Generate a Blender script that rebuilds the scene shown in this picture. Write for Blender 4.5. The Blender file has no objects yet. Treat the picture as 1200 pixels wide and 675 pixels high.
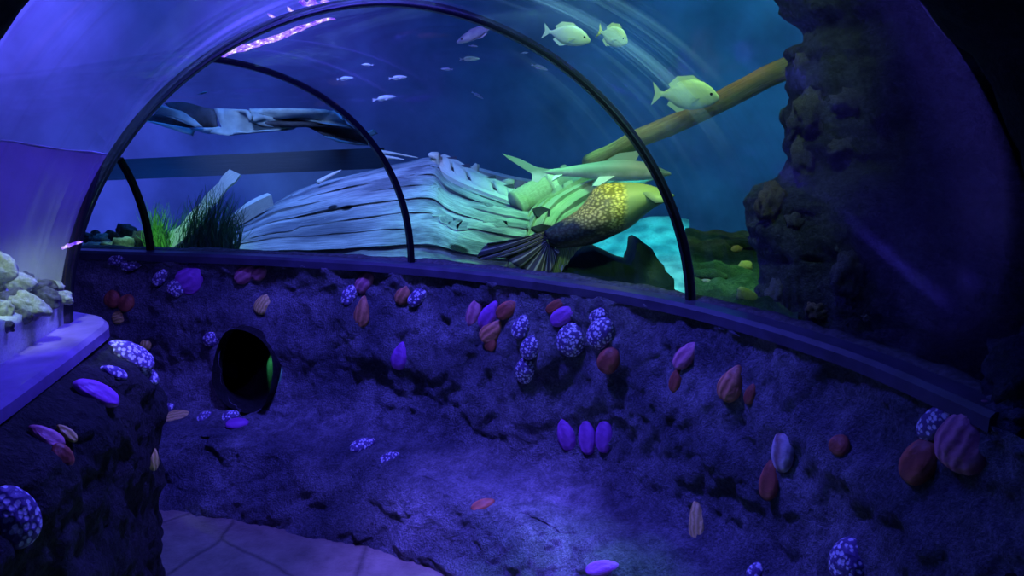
import bpy, bmesh, math, random
from mathutils import Vector, noise, Matrix
from mathutils.bvhtree import BVHTree
random.seed(7)
S = bpy.context.scene
COL = S.collection
PI = math.pi

# ------------------------------------------------------------------ camera
F, CX, CY, H = 900.0, 600.0, 337.5, 1.6
PITCH = math.atan((337.5 - 160) / F)
cp, sp = math.cos(PITCH), math.sin(PITCH)
def ray(px, py):
    u = (px - CX) / F; v = -(py - CY) / F
    return Vector((u, cp + v * sp, -sp + v * cp))
def at(px, py, y):            # the point of the place seen at (px,py), y metres ahead
    d = ray(px, py); t = y / d.y
    return Vector((0, 0, H)) + d * t
def atz(px, py, z):
    d = ray(px, py); t = (z - H) / d.z
    return Vector((0, 0, H)) + d * t
cd = bpy.data.cameras.new('camera'); cam = bpy.data.objects.new('camera', cd); COL.objects.link(cam)
cd.sensor_width = 36; cd.lens = F / 1200 * 36; cd.clip_start = .02
cam.location = (0, 0, H); cam.rotation_euler = (PI / 2 - PITCH, 0, 0)
S.camera = cam
S.view_settings.view_transform = 'Standard'
S.view_settings.look = 'None'
S.cycles.transparent_max_bounces = 24

# ------------------------------------------------------------------ helpers
def tag(o, label=None, cat=None, group=None, kind=None):
    if label: o['label'] = label
    if cat: o['category'] = cat
    if group: o['group'] = group
    if kind: o['kind'] = kind
    return o
def mesh_obj(name, verts, faces, mat=None, parent=None, smooth=True, uvs=None):
    me = bpy.data.meshes.new(name)
    me.from_pydata([tuple(v) for v in verts], [], faces)
    if uvs:
        l = me.uv_layers.new(name='UVMap')
        for p in me.polygons:
            for li in p.loop_indices:
                l.data[li].uv = uvs[me.loops[li].vertex_index]
    if mat: me.materials.append(mat)
    if smooth:
        for p in me.polygons: p.use_smooth = True
    me.validate(); me.update()
    o = bpy.data.objects.new(name, me); COL.objects.link(o)
    if parent: o.parent = parent
    return o
def empty(name, loc=(0, 0, 0)):
    o = bpy.data.objects.new(name, None); COL.objects.link(o); o.location = loc
    o.empty_display_size = .05
    return o
def put_under(child, root):       # parent, keeping world-space vertices
    child.parent = root
    for v in child.data.vertices: v.co -= root.location
class MB:
    def __init__(s): s.v = []; s.f = []; s.uv = []
    def grid(s, rows, close_u=False, uv=True):   # rows of equal length
        b = len(s.v); n = len(rows); m = len(rows[0])
        for i, r in enumerate(rows):
            for j, p in enumerate(r):
                s.v.append(Vector(p)); s.uv.append((i / max(1, n - 1), j / max(1, m - 1)))
        for i in range(n - 1):
            for j in range(m if close_u else m - 1):
                k = (j + 1) % m
                s.f.append((b + i * m + j, b + i * m + k, b + (i + 1) * m + k, b + (i + 1) * m + j))
        return b
    def cap(s, b, m, rev=False):
        f = list(range(b, b + m)); s.f.append(tuple(reversed(f)) if rev else tuple(f))
    def loft(s, rings, caps=True):
        b = s.grid(rings, close_u=True); m = len(rings[0])
        if caps:
            s.cap(b, m, True); s.cap(b + (len(rings) - 1) * m, m)
    def tube(s, pts, rad, n=10, flat=1.0, up=Vector((0, 0, 1)), square=False):
        pts = [Vector(p) for p in pts]; rings = []
        for i, p in enumerate(pts):
            t = (pts[min(i + 1, len(pts) - 1)] - pts[max(i - 1, 0)]).normalized()
            a = t.cross(up)
            if a.length < 1e-4: a = t.cross(Vector((1, 0, 0)))
            a.normalize(); c = a.cross(t)
            r = rad[i] if isinstance(rad, (list, tuple)) else rad
            ring = []
            for k in range(n):
                w = 2 * PI * (k + (.5 if square else 0)) / n
                ring.append(p + a * (math.cos(w) * r) + c * (math.sin(w) * r * flat))
            rings.append(ring)
        s.loft(rings)
    def slab(s, poly, thick, nrm=None):     # polygon given thickness along nrm
        poly = [Vector(p) for p in poly]
        if nrm is None:
            nrm = (poly[1] - poly[0]).cross(poly[2] - poly[0]).normalized()
        h = nrm * (thick / 2); b = len(s.v); n = len(poly)
        for p in poly: s.v.append(p + h); s.uv.append((p.x, p.z))
        for p in poly: s.v.append(p - h); s.uv.append((p.x, p.z))
        s.f.append(tuple(range(b, b + n))); s.f.append(tuple(reversed(range(b + n, b + 2 * n))))
        for i in range(n):
            j = (i + 1) % n
            s.f.append((b + i, b + n + i, b + n + j, b + j))
    def box(s, c, dx, dy, dz, R=None):
        c = Vector(c); b = len(s.v)
        for x in (-1, 1):
            for y in (-1, 1):
                for z in (-1, 1):
                    p = Vector((x * dx / 2, y * dy / 2, z * dz / 2))
                    if R: p = R @ p
                    s.v.append(c + p); s.uv.append((0, 0))
        for f in ((0, 1, 3, 2), (4, 6, 7, 5), (0, 4, 5, 1), (2, 3, 7, 6), (0, 2, 6, 4), (1, 5, 7, 3)):
            s.f.append(tuple(b + i for i in f))
    def build(s, name, mat, parent=None, smooth=True, uv=False):
        o = mesh_obj(name, s.v, s.f, mat, None, smooth, s.uv if uv else None)
        bm = bmesh.new(); bm.from_mesh(o.data); bmesh.ops.recalc_face_normals(bm, faces=bm.faces); bm.to_mesh(o.data); bm.free()
        if parent: put_under(o, parent)
        return o
def fbm(p, o=4, lac=2.0, g=.5):
    a = 1; t = 0; q = Vector(p)
    for i in range(o):
        t += a * noise.noise(q); q = q * lac + Vector((3.1, 1.7, 5.3)); a *= g
    return t
def autosmooth(o, ang=40):
    me = o.data
    bm = bmesh.new(); bm.from_mesh(me)
    for e in bm.edges:
        if len(e.link_faces) == 2 and e.calc_face_angle(0) > math.radians(ang): e.smooth = False
    bm.to_mesh(me); bm.free()

# ------------------------------------------------------------------ materials
class NT:
    def __init__(s, name):
        s.m = bpy.data.materials.new(name); s.m.use_nodes = True
        s.n = s.m.node_tree; s.n.nodes.clear()
        s.out = s.n.nodes.new('ShaderNodeOutputMaterial')
    def node(s, t, **kw):
        x = s.n.nodes.new('ShaderNode' + t)
        for k, v in kw.items():
            if k.startswith('_'): setattr(x, k[1:], v)
            else:
                x.inputs[k.replace('__', ' ')].default_value = v
        return x
    def link(s, a, b): s.n.links.new(a, b)
    def coord(s, kind='Object', scale=(1, 1, 1), rot=(0, 0, 0)):
        c = s.node('TexCoord'); m = s.node('Mapping')
        m.inputs['Scale'].default_value = scale; m.inputs['Rotation'].default_value = rot
        s.link(c.outputs[kind], m.inputs['Vector']); return m.outputs['Vector']
    def noise(s, vec, scale, detail=4, rough=.55):
        n = s.node('TexNoise', Scale=scale, Detail=detail, Roughness=rough)
        s.link(vec, n.inputs['Vector']); return n.outputs['Fac']
    def ramp(s, fac, stops):
        r = s.node('ValToRGB'); e = r.color_ramp.elements
        while len(e) > 1: e.remove(e[0])
        e[0].position = stops[0][0]; e[0].color = (*stops[0][1], 1)
        for p, c in stops[1:]:
            x = e.new(p); x.color = (*c, 1)
        s.link(fac, r.inputs['Fac']); return r.outputs['Color']
    def mix(s, a, b, fac, mode='MIX'):
        m = s.node('Mix', _data_type='RGBA', _blend_type=mode)
        for sock, v in ((m.inputs[6], a), (m.inputs[7], b), (m.inputs[0], fac)):
            if hasattr(v, 'is_linked') or hasattr(v, 'links'): s.link(v, sock)
            elif isinstance(v, (int, float)): sock.default_value = v
            else: sock.default_value = (*v, 1)
        return m.outputs[2]
    def math(s, op, a, b=0, c=None):
        m = s.node('Math', _operation=op)
        for i, v in enumerate((a, b) if c is None else (a, b, c)):
            if hasattr(v, 'links'): s.link(v, m.inputs[i])
            else: m.inputs[i].default_value = v
        return m.outputs[0]
    def finish(s, col, rough=.7, bump=None, bstr=.4, bdist=.01, spec=.4, metal=0, emis=None, estr=0, trans=None):
        p = s.node('BsdfPrincipled'); p.inputs['Roughness'].default_value = rough
        p.inputs['Specular IOR Level'].default_value = spec; p.inputs['Metallic'].default_value = metal
        if hasattr(col, 'links'): s.link(col, p.inputs['Base Color'])
        else: p.inputs['Base Color'].default_value = (*col, 1)
        if bump is not None:
            b = s.node('Bump', Strength=bstr, Distance=bdist); s.link(bump, b.inputs['Height']); s.link(b.outputs[0], p.inputs['Normal'])
        if emis: p.inputs['Emission Color'].default_value = (*emis, 1); p.inputs['Emission Strength'].default_value = estr
        s.link(p.outputs[0], s.out.inputs['Surface']); return s.m
def mat_rock(name, dark, mid, light, scale=9, bstr=.8, bdist=.02, rough=.75):
    t = NT(name); v = t.coord(); a = t.noise(v, scale, 8, .65); b = t.noise(v, scale * 7, 6, .7)
    f = t.math('MULTIPLY_ADD', b, .45, t.math('MULTIPLY', a, .6))
    c = t.ramp(f, [(.3, dark), (.5, mid), (.72, light)])
    big = t.noise(v, scale * .25, 3)
    c = t.mix(c, t.mix(c, (.35, .38, .45), .9, 'MULTIPLY'), t.ramp(big, [(.4, (0, 0, 0)), (.62, (1, 1, 1))]))
    return t.finish(c, rough, t.math('ADD', a, b), bstr, bdist, .3)
M = {}
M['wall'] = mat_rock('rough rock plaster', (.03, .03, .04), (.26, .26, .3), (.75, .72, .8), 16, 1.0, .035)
M['wall2'] = mat_rock('shaded rock plaster', (.006, .006, .006), (.03, .032, .03), (.11, .11, .11), 12, 1.0, .03)  # darker plaster copy carrying the shade of the left wall and hole
M['reef'] = mat_rock('reef rock', (.01, .012, .02), (.07, .08, .12), (.26, .27, .36), 8, 1.0, .05)
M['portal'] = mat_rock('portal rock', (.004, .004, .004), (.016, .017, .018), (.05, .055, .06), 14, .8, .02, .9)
M['stone'] = mat_rock('tank stone', (.12, .11, .1), (.42, .42, .36), (.75, .76, .66), 14, .6, .02)
M['darkstone'] = mat_rock('dark tank stone', (.02, .02, .02), (.09, .085, .09), (.25, .24, .25), 14, .6, .02)
M['sand'] = mat_rock('tank sand', (.2, .22, .2), (.5, .52, .48), (.8, .8, .75), 25, .4, .01)
M['algae'] = mat_rock('algae covered sand', (.01, .035, .015), (.06, .2, .07), (.28, .5, .22), 20, 1.0, .03)
def mat_floor():
    t = NT('stamped concrete floor'); v = t.coord()
    n = t.noise(v, 3, 3); w = t.mix(v, n, .06)
    vo = t.node('TexVoronoi', _feature='DISTANCE_TO_EDGE', Scale=1.9); t.link(w, vo.inputs['Vector'])
    crack = t.ramp(vo.outputs['Distance'], [(0, (0, 0, 0)), (.022, (1, 1, 1))])
    c = t.ramp(t.noise(v, 9, 8, .65), [(.3, (.17, .13, .1)), (.7, (.36, .29, .22))])
    c = t.mix(c, crack, .5, 'MULTIPLY')
    return t.finish(c, .55, t.math('ADD', t.noise(v, 60, 5), crack), .5, .008)
M['floor'] = mat_floor()
def mat_simple(name, col, rough=.5, spec=.5, nscale=20, var=.25, bstr=.1, metal=0):
    t = NT(name); v = t.coord(); n = t.noise(v, nscale, 5)
    lo = tuple(c * (1 - var) for c in col); hi = tuple(min(1, c * (1 + var)) for c in col)
    return t.finish(t.ramp(n, [(.3, lo), (.7, hi)]), rough, n, bstr, .005, spec, metal)
M['frame'] = mat_simple('black frame', (.005, .005, .01), .4, .15)
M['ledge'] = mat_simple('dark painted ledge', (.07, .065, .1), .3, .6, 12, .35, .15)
M['ledgelit'] = mat_simple('violet lit painted ledge', (.2, .13, .3), .35, .5, 12, .35, .15)  # lit copy: violet light put into the left ledge's paint
M['backwall'] = mat_simple('painted tank wall', (.16, .2, .26), .9, .1, 1.2, .35, .1)
M['leftwall'] = mat_simple('violet tank wall', (.3, .28, .5), .8, .15, 2.5, .3, .1)
def mat_wood(name, dark, light, sc=(1, 1, 1), rough=.8, holes=()):
    t = NT(name); v = t.coord('UV', sc)
    g = t.noise(v, 6, 8, .7); g2 = t.noise(t.coord('UV', (sc[0] * .35, sc[1] * 4, 1)), 9, 6, .75)
    f = t.math('MULTIPLY_ADD', g2, .6, t.math('MULTIPLY', g, .45))
    c = t.ramp(f, [(.4, dark), (.5, tuple((a + b) / 2 for a, b in zip(dark, light))), (.62, light)])
    if holes: c = t.mix(c, t.ramp(t.noise(t.coord('UV', (4, 9, 1)), 1.3, 3), [(.38, (.35, .36, .42)), (.6, (1, 1, 1))]), 1.0, 'MULTIPLY')
    for (u, w, ru, rw) in holes:
        s_ = t.node('TexCoord'); m = t.node('Mapping'); m.inputs['Location'].default_value = (-u / ru, -w / rw, 0)
        m.inputs['Scale'].default_value = (1 / ru, 1 / rw, 0); t.link(s_.outputs['UV'], m.inputs['Vector'])
        l = t.node('VectorMath', _operation='LENGTH'); t.link(m.outputs[0], l.inputs[0])
        nn = t.math('ADD', l.outputs['Value'], t.math('MULTIPLY', t.math('SUBTRACT', g2, .5), 1.2))
        k = t.ramp(nn, [(.7, (.04, .05, .05)), (1, (1, 1, 1))])
        c = t.mix(c, k, 1.0, 'MULTIPLY')
    return t.finish(c, rough, f, .6, .02, .25)
M['hull'] = mat_wood('weathered hull planking', (.1, .13, .13), (.6, .66, .62), (2.5, 22, 1), .8,
    [(.33, .42, .012, .022), (.36, .45, .016, .03), (.73, .76, .05, .03), (.6, .97, .09, .03), (.05, .8, .05, .1), (.62, .9, .03, .02)])
M['timber'] = mat_wood('pale ship timber', (.42, .46, .38), (.85, .9, .72), (1.5, 6, 1))
M['deck'] = mat_wood('weathered deck boards', (.26, .3, .2), (.55, .58, .42), (1.2, 10, 1), .8)
M['spar'] = mat_wood('mossy spar wood', (.1, .1, .03), (.55, .48, .2), (1, 3, 1))
M['darkwood'] = mat_wood('dark wet beam', (.03, .03, .05), (.1, .1, .13), (1, 12, 1))
M['palepiece'] = mat_simple('pale reflected sheet', (.3, .36, .42), .8, .2, 9, .25, .2)  # pale tone of the mirrored wreck, shared with the left rail
M['darkpiece'] = mat_simple('dark reflection and opening', (.05, .05, .07), .8, .2, 9, .5, .3)  # dark tone of the mirrored wreck, shared with the deck openings

def mat_shell(name, base, alt, spots=None, bands=22):
    t = NT(name); v = t.coord()
    n = t.noise(v, 30, 4)
    if spots:
        vo = t.node('TexVoronoi', Scale=85); t.link(t.mix(v, n, .015), vo.inputs['Vector'])
        f = t.ramp(vo.outputs['Distance'], [(.36, (1, 1, 1)), (.52, (0, 0, 0))])
        c = t.mix(t.mix(base, alt, n), spots, f); h = vo.outputs['Distance']
    else:
        w = t.node('TexWave', _wave_type='BANDS', _bands_direction='Y', Scale=bands, Distortion=7, Detail=5)
        t.link(v, w.inputs['Vector'])
        c = t.mix(base, alt, t.math('MULTIPLY_ADD', w.outputs['Fac'], .6, t.math('MULTIPLY', n, .4))); h = w.outputs['Fac']
    return t.finish(c, .5, t.math('ADD', h, t.math('MULTIPLY', n, 1.5)), .5, .005, .4)
M['sh_S'] = mat_shell('speckled shell', (.1, .06, .2), (.18, .12, .3), (.85, .82, .95))
M['sh_B'] = mat_shell('orange brown shell', (.34, .12, .05), (.95, .42, .2), None, 13)
M['sh_R'] = mat_shell('dark red brown shell', (.22, .06, .035), (.62, .18, .09), None, 8)
M['sh_P'] = mat_shell('purple shell', (.32, .08, .42), (.5, .14, .62), None, 9)
M['sh_K'] = mat_shell('pink ridged shell', (.36, .09, .16), (.85, .36, .42), None, 12)
M['sh_Y'] = mat_shell('yellow shell', (.5, .38, .06), (1, .8, .28))
M['sh_W'] = mat_shell('white banded shell', (.2, .07, .05), (.8, .75, .7), None, 9)

def mat_fish(name, top, belly, rough=.45, zscale=6, nsc=25):
    t = NT(name); c = t.node('TexCoord'); g = t.node('SeparateXYZ'); t.link(c.outputs['Object'], g.inputs[0])
    f = t.math('MULTIPLY_ADD', g.outputs['Z'], zscale, .5)
    n = t.noise(c.outputs['Object'], nsc, 4)
    f = t.math('ADD', f, t.math('MULTIPLY_ADD', n, .5, -.25))
    return t.finish(t.ramp(f, [(.3, belly), (.6, top)]), rough, n, .1, .004, .5)
M['fish'] = mat_fish('pale green fish skin', (.75, .8, .5), (.55, .62, .48))
M['fishblue'] = mat_fish('violet fish skin', (.3, .28, .6), (.6, .6, .85))
M['fishyellow'] = mat_simple('yellow tail fin', (.75, .65, .1), .5)
M['fishgrey'] = mat_fish('silver fish skin', (.35, .4, .55), (.85, .85, .9))
M['eye'] = mat_simple('black eye', (.01, .01, .01), .15)
M['shark'] = mat_fish('grey shark skin', (.26, .36, .3), (.7, .78, .76), .5, 9, 15)
def mat_scaly():
    t = NT('yellow scaled skin'); v = t.coord('Object', (1, 1, 1.5))
    vo = t.node('TexVoronoi', Scale=62); t.link(v, vo.inputs['Vector'])
    sc = t.ramp(vo.outputs['Distance'], [(.25, (1, 1, 1)), (.62, (.12, .14, .06))])
    c = t.node('TexCoord'); g = t.node('SeparateXYZ'); t.link(c.outputs['Object'], g.inputs[0])
    n = t.noise(c.outputs['Object'], 14, 4)
    f = t.math('ADD', t.math('ADD', t.math('MULTIPLY_ADD', g.outputs['Z'], 5, .62), t.math('MULTIPLY', g.outputs['X'], 1.2)), t.math('MULTIPLY_ADD', n, .4, -.2))
    body = t.ramp(f, [(.2, (.03, .05, .05)), (.4, (.45, .45, .15)), (.58, (.95, .88, .25))])
    # skin smooths out towards the head
    head = t.ramp(t.math('MULTIPLY_ADD', g.outputs['X'], 9, -.55), [(.3, (0, 0, 0)), (.6, (1, 1, 1))])
    col = t.mix(t.mix(body, sc, .85, 'MULTIPLY'), (.3, .42, .24), head)
    return t.finish(col, .5, vo.outputs['Distance'], -.7, .01, .5)
M['scaly'] = mat_scaly()
def mat_rays(name, dark, light):
    t = NT(name); v = t.coord('UV', (1, 14, 1)); w = t.node('TexWave', _bands_direction='Y', Scale=.45, Distortion=4, Detail=3)
    t.link(v, w.inputs['Vector'])
    c = t.mix(dark, light, t.ramp(w.outputs['Fac'], [(.72, (0, 0, 0)), (.97, (1, 1, 1))]))
    return t.finish(c, .6, w.outputs['Fac'], .4, .005)
M['tailfin'] = mat_rays('dark rayed fin', (.02, .03, .025), (.2, .26, .17))
M['palefin'] = mat_rays('pale rayed fin', (.4, .5, .35), (.85, .92, .8))
def mat_grass(name, a, b):
    t = NT(name); v = t.coord(); c = t.ramp(t.noise(v, 14, 3), [(.3, a), (.7, b)])
    return t.finish(c, .6)
M['grassdark'] = mat_grass('dark seagrass', (.02, .12, .04), (.1, .34, .12))
M['grasslit'] = mat_grass('bright seagrass', (.08, .34, .05), (.3, .65, .16))
M['coral'] = mat_rock('coral growth', (.05, .04, .07), (.22, .2, .3), (.5, .46, .6), 30, 1, .02)
M['coraltan'] = mat_rock('tan coral', (.12, .08, .05), (.35, .26, .2), (.6, .5, .42), 30, 1, .02)
M['limecoral'] = mat_rock('lime coral', (.3, .42, .06), (.6, .75, .2), (.8, .95, .35), 20, .5, .01)
M['yellowcoral'] = mat_rock('yellow coral', (.4, .38, .08), (.75, .7, .25), (.9, .88, .4), 20, .5, .01)

def mat_acrylic(name, painted_refl, seed):
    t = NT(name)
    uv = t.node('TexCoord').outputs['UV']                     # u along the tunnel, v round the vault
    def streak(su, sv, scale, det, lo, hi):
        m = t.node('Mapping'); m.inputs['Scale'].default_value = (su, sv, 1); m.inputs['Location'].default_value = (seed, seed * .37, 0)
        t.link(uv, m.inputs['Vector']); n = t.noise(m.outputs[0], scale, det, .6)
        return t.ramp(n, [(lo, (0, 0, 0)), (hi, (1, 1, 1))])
    a = streak(9, .7, 1.6, 6, .5, .8); b = streak(1.6, 1.2, 1.5, 2, .4, .72); c = streak(30, .6, 1.5, 4, .5, .85)  # streaks put the vault's reflections into the pane as pale diffuse colour
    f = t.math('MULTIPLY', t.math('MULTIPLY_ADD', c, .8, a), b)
    f = t.math('MULTIPLY_ADD', f, painted_refl, painted_refl * .02)
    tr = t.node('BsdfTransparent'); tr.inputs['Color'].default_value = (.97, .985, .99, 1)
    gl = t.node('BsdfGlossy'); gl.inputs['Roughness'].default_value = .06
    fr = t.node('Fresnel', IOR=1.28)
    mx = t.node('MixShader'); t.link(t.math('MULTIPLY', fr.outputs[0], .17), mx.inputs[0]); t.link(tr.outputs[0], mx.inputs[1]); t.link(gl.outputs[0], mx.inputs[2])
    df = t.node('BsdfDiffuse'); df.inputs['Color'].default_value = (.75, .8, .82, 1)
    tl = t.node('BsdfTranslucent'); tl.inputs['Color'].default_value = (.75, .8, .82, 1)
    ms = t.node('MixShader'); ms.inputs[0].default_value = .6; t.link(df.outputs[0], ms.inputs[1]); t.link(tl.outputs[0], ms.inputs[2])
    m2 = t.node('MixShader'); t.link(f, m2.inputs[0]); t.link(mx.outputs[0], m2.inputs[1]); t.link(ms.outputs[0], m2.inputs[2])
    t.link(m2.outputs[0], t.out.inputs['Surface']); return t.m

# ------------------------------------------------------------------ tunnel stations (outer foot, inner foot, height, exponent, lean)
ZL = 1.06
ST = [((1.027, 1.40), (-1.147, 1.40), 1.087, 2.0, 0), ((.90, 1.95), (-1.23, 1.82), 1.01, 1.95, .08),
      ((.591, 2.523), (-1.308, 2.21), .94, 1.9, .15), ((.133, 2.954), (-1.66, 2.40), .87, 2.05, .07),
      ((-.446, 3.305), (-2.0, 2.5), .82, 2.2, 0), ((-1.197, 3.552), (-2.12, 2.5), .79, 2.1, 0),
      ((-1.746, 3.661), (-2.3, 2.45), .76, 2.0, 0), ((-2.30, 3.75), (-2.75, 2.5), .76, 2.0, 0), ((-3.0, 3.80), (-3.1, 2.5), .76, 2.0, 0)]
def lerp_st(x):
    i = min(int(x), len(ST) - 2); k = x - i
    # smooth (Catmull-Rom) for the feet
    def cr(a, b, c, d):
        return .5 * ((2 * b) + (-a + c) * k + (2 * a - 5 * b + 4 * c - d) * k * k + (-a + 3 * b - 3 * c + d) * k ** 3)
    g = lambda j: ST[max(0, min(len(ST) - 1, j))]
    r = []
    for q in (0, 1):
        r.append(tuple(cr(g(i - 1)[q][c], g(i)[q][c], g(i + 1)[q][c], g(i + 2)[q][c]) for c in (0, 1)))
    return r[0], r[1], *(g(i)[q] * (1 - k) + g(i + 1)[q] * k for q in (2, 3, 4))
def arch(x, n=56, grow=0, t0=0, t1=PI):
    Fo, Li, b, e, tl = lerp_st(x)
    Fo = Vector((*Fo, ZL)); Li = Vector((*Li, ZL)); A = (Fo + Li) / 2; D = (Li - Fo) / 2
    N = D.cross(Vector((0, 0, 1))).normalized()
    u = D.normalized(); pts = []
    for i in range(n + 1):
        t = t0 + (t1 - t0) * i / n
        c_ = math.copysign(abs(math.cos(t)) ** (2 / e), math.cos(t)); s_ = max(0, math.sin(t)) ** (2 / e)
        p = A - D * c_ + (Vector((0, 0, b)) + N * tl * b) * s_
        pts.append(p + (-u * math.cos(t) + Vector((0, 0, 1)) * math.sin(t)) * grow)
    return pts, N
for k, (a, b, painted_refl) in enumerate(((0, 2, .34), (2, 4, .14), (4, 6, .08), (6, 8, .05))):
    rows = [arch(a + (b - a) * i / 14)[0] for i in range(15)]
    m = MB(); m.grid(rows); o = m.build(f'window_{k+1}', mat_acrylic(f'acrylic {k+1}', painted_refl, 3.3 * k + 1.2), uv=True)
    tag(o, kind='structure')
def arch_frame(name, x, w, d, t0=0, t1=PI):
    pin, N = arch(x, 90, -.004, t0, t1); pout, _ = arch(x, 90, w, t0, t1)
    rings = [[a - N * d / 2, b - N * d / 2, b + N * d / 2, a + N * d / 2] for a, b in zip(pin, pout)]
    m = MB(); m.loft(rings); o = m.build(name, M['frame']); autosmooth(o); tag(o, kind='structure'); return o
arch_frame('trim_1', 2, .022, .03)
arch_frame('trim_2', 4, .018, .03, 0, PI * .465)
arch_frame('trim_3', 6, .018, .03, 0, PI * .195)

# ------------------------------------------------------------------ outer rock wall with bench, ledge, crawl hole
def outer(x): return Vector((*lerp_st(x)[0], 0))
NS = 520
xs = [-.35 + (7.6 + .35) * i / NS for i in range(NS + 1)]
def outer_ext(x):
    if x < 0: return outer(0) + (outer(0) - outer(.05)) / .05 * (-x)
    return outer(x)
path = [outer_ext(x) for x in xs]
def path_normals(path, side):
    r = []
    for i in range(len(path)):
        t = (path[min(i + 1, len(path) - 1)] - path[max(i - 1, 0)]).normalized()
        r.append(Vector((-t.y, t.x, 0)) * side)
    return r
# smooth the normals a little so offsets stay clean
def smooth_list(l, k=12):
    out = []
    for i in range(len(l)):
        s_ = Vector((0, 0, 0))
        for j in range(max(0, i - k), min(len(l), i + k + 1)): s_ += l[j]
        out.append(s_.normalized())
    return out
nrm = smooth_list(path_normals(path, 1))
if (Vector((-.4, 2.0, 0)) - path[200]).dot(nrm[200]) < 0: nrm = [-n for n in nrm]
prof = [(1.035, .055), (1.0, .05), (.9, .05), (.75, .07), (.6, .065), (.48, .06), (.38, .08), (.325, .13), (.30, .22), (.285, .32), (.255, .38), (.2, .41), (.12, .45), (.04, .5), (-.03, .52)]
def prof_at(t):
    f = t * (len(prof) - 1); i = min(int(f), len(prof) - 2); k = f - i
    return prof[i][0] * (1 - k) + prof[i + 1][0] * k, prof[i][1] * (1 - k) + prof[i + 1][1] * k
NTt = 130
hole_c = at(295, 430, 3.50)
rows = []
for i, (p, n) in enumerate(zip(path, nrm)):
    r = []
    for j in range(NTt + 1):
        z, off = prof_at(j / NTt)
        q = p + n * off; q.z = z
        und = fbm(q * 2.2, 3) * .05 * min(1, j / 20) + fbm(q * 7, 4) * .028 * min(1, (j + 2) / 8) + fbm(q * 26, 3) * .011
        if j > 88: und += fbm(q * 4 + Vector((9, 0, 0)), 3) * .03
        q = q + n * und; q.z += (fbm(q * 9 + Vector((4, 4, 4)), 3) * .02 if 3 < j < NTt - 3 else 0)
        r.append(q)
    rows.append(r)
# the crawl hole: open the grid inside an ellipse and sink a tube
wb = MB(); wb.grid(rows)
hi = min(range(NS + 1), key=lambda i: (path[i] + nrm[i] * .06 - Vector((hole_c.x, hole_c.y, 0))).length)
hn = nrm[hi]; ht = Vector((hn.y, -hn.x, 0)); hcen = path[hi] + hn * .09; hcen.z = hole_c.z
HA, HB = .155, .205
def hole_uv(v): d = v - hcen; return d.dot(ht) / HA, d.z / HB
keep = []
for f in wb.f:
    c = sum((wb.v[i] for i in f), Vector()) / 4; a, b = hole_uv(c)
    if a * a + b * b > 1 or abs((c - hcen).dot(hn)) > .3: keep.append(f)
used = {}
for f in keep:
    for i in range(4):
        e = (f[i], f[(i + 1) % 4]); k = tuple(sorted(e)); used[k] = used.get(k, 0) + 1
edge_v = set()
for (a, b), c in used.items():
    if c == 1:
        ua, ub = hole_uv(wb.v[a]); 
        if ua * ua + ub * ub < 1.6 and abs((wb.v[a] - hcen).dot(hn)) < .3:
            edge_v |= {a, b}
for i in edge_v:
    a, b = hole_uv(wb.v[i]); l = math.hypot(a, b)
    wb.v[i] = wb.v[i] + (ht * (a / l - a) * HA + Vector((0, 0, (b / l - b) * HB)))
wb.f = keep
wall = wb.build('wall_right', M['wall']); tag(wall, kind='structure')
sl = MB(); rings = []
for k in range(9):
    d = .05 - k * .075; g = 1.02 - .012 * k
    rings.append([hcen + ht * (max(0, k - 1) * .075 * 1.0) + hn * (d - .02 * math.sin(w * 3) ) + ht * math.cos(w) * HA * g * (1 + .04 * fbm(Vector((math.cos(w) * 2, math.sin(w) * 2, k * .3)))) + Vector((0, 0, math.sin(w) * HB * g))
                  for w in [2 * PI * q / 48 for q in range(48)]])
sl.grid(rings, close_u=True); sl.cap(8 * 48, 48)
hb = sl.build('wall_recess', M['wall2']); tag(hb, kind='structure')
# ledge capping the wall: dark board with a rounded front edge
def ledge(name, path, nrm, back, front, z0, z1, mat):
    rings = []
    for p, n in zip(path, nrm):
        a = p - n * back; b = p + n * front
        rings.append([Vector((a.x, a.y, z0)), Vector((a.x, a.y, z1)), Vector((b.x, b.y, z1)) - n * .012, Vector((b.x, b.y, z1 - .012)), Vector((b.x, b.y, z0))])
    m = MB(); m.loft(rings); o = m.build(name, mat); autosmooth(o, 30); tag(o, kind='structure'); return o
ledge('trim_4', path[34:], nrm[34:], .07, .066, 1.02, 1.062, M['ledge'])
# sediment kerb line along the foot of the panes
kr = []
for i in range(22, NS, 3):
    p, n = path[i], nrm[i]; h = .003 + .004 * (1 + fbm(p * 14)) ; w_ = -.004 + .006 * fbm(p * 9)
    kr.append([p - n * .05 + Vector((0, 0, 1.05)), p - n * .045 + Vector((0, 0, 1.06 + h * 2)), p - n * (.02 - w_ * .2) + Vector((0, 0, 1.06 + h)), p + n * (w_ - .01) + Vector((0, 0, 1.062))])
m = MB(); m.grid(kr); o = m.build('trim_5', mat_simple('sediment bead', (.1, .1, .09), .9, .1, 60, .5, .8)); tag(o, kind='structure')

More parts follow.
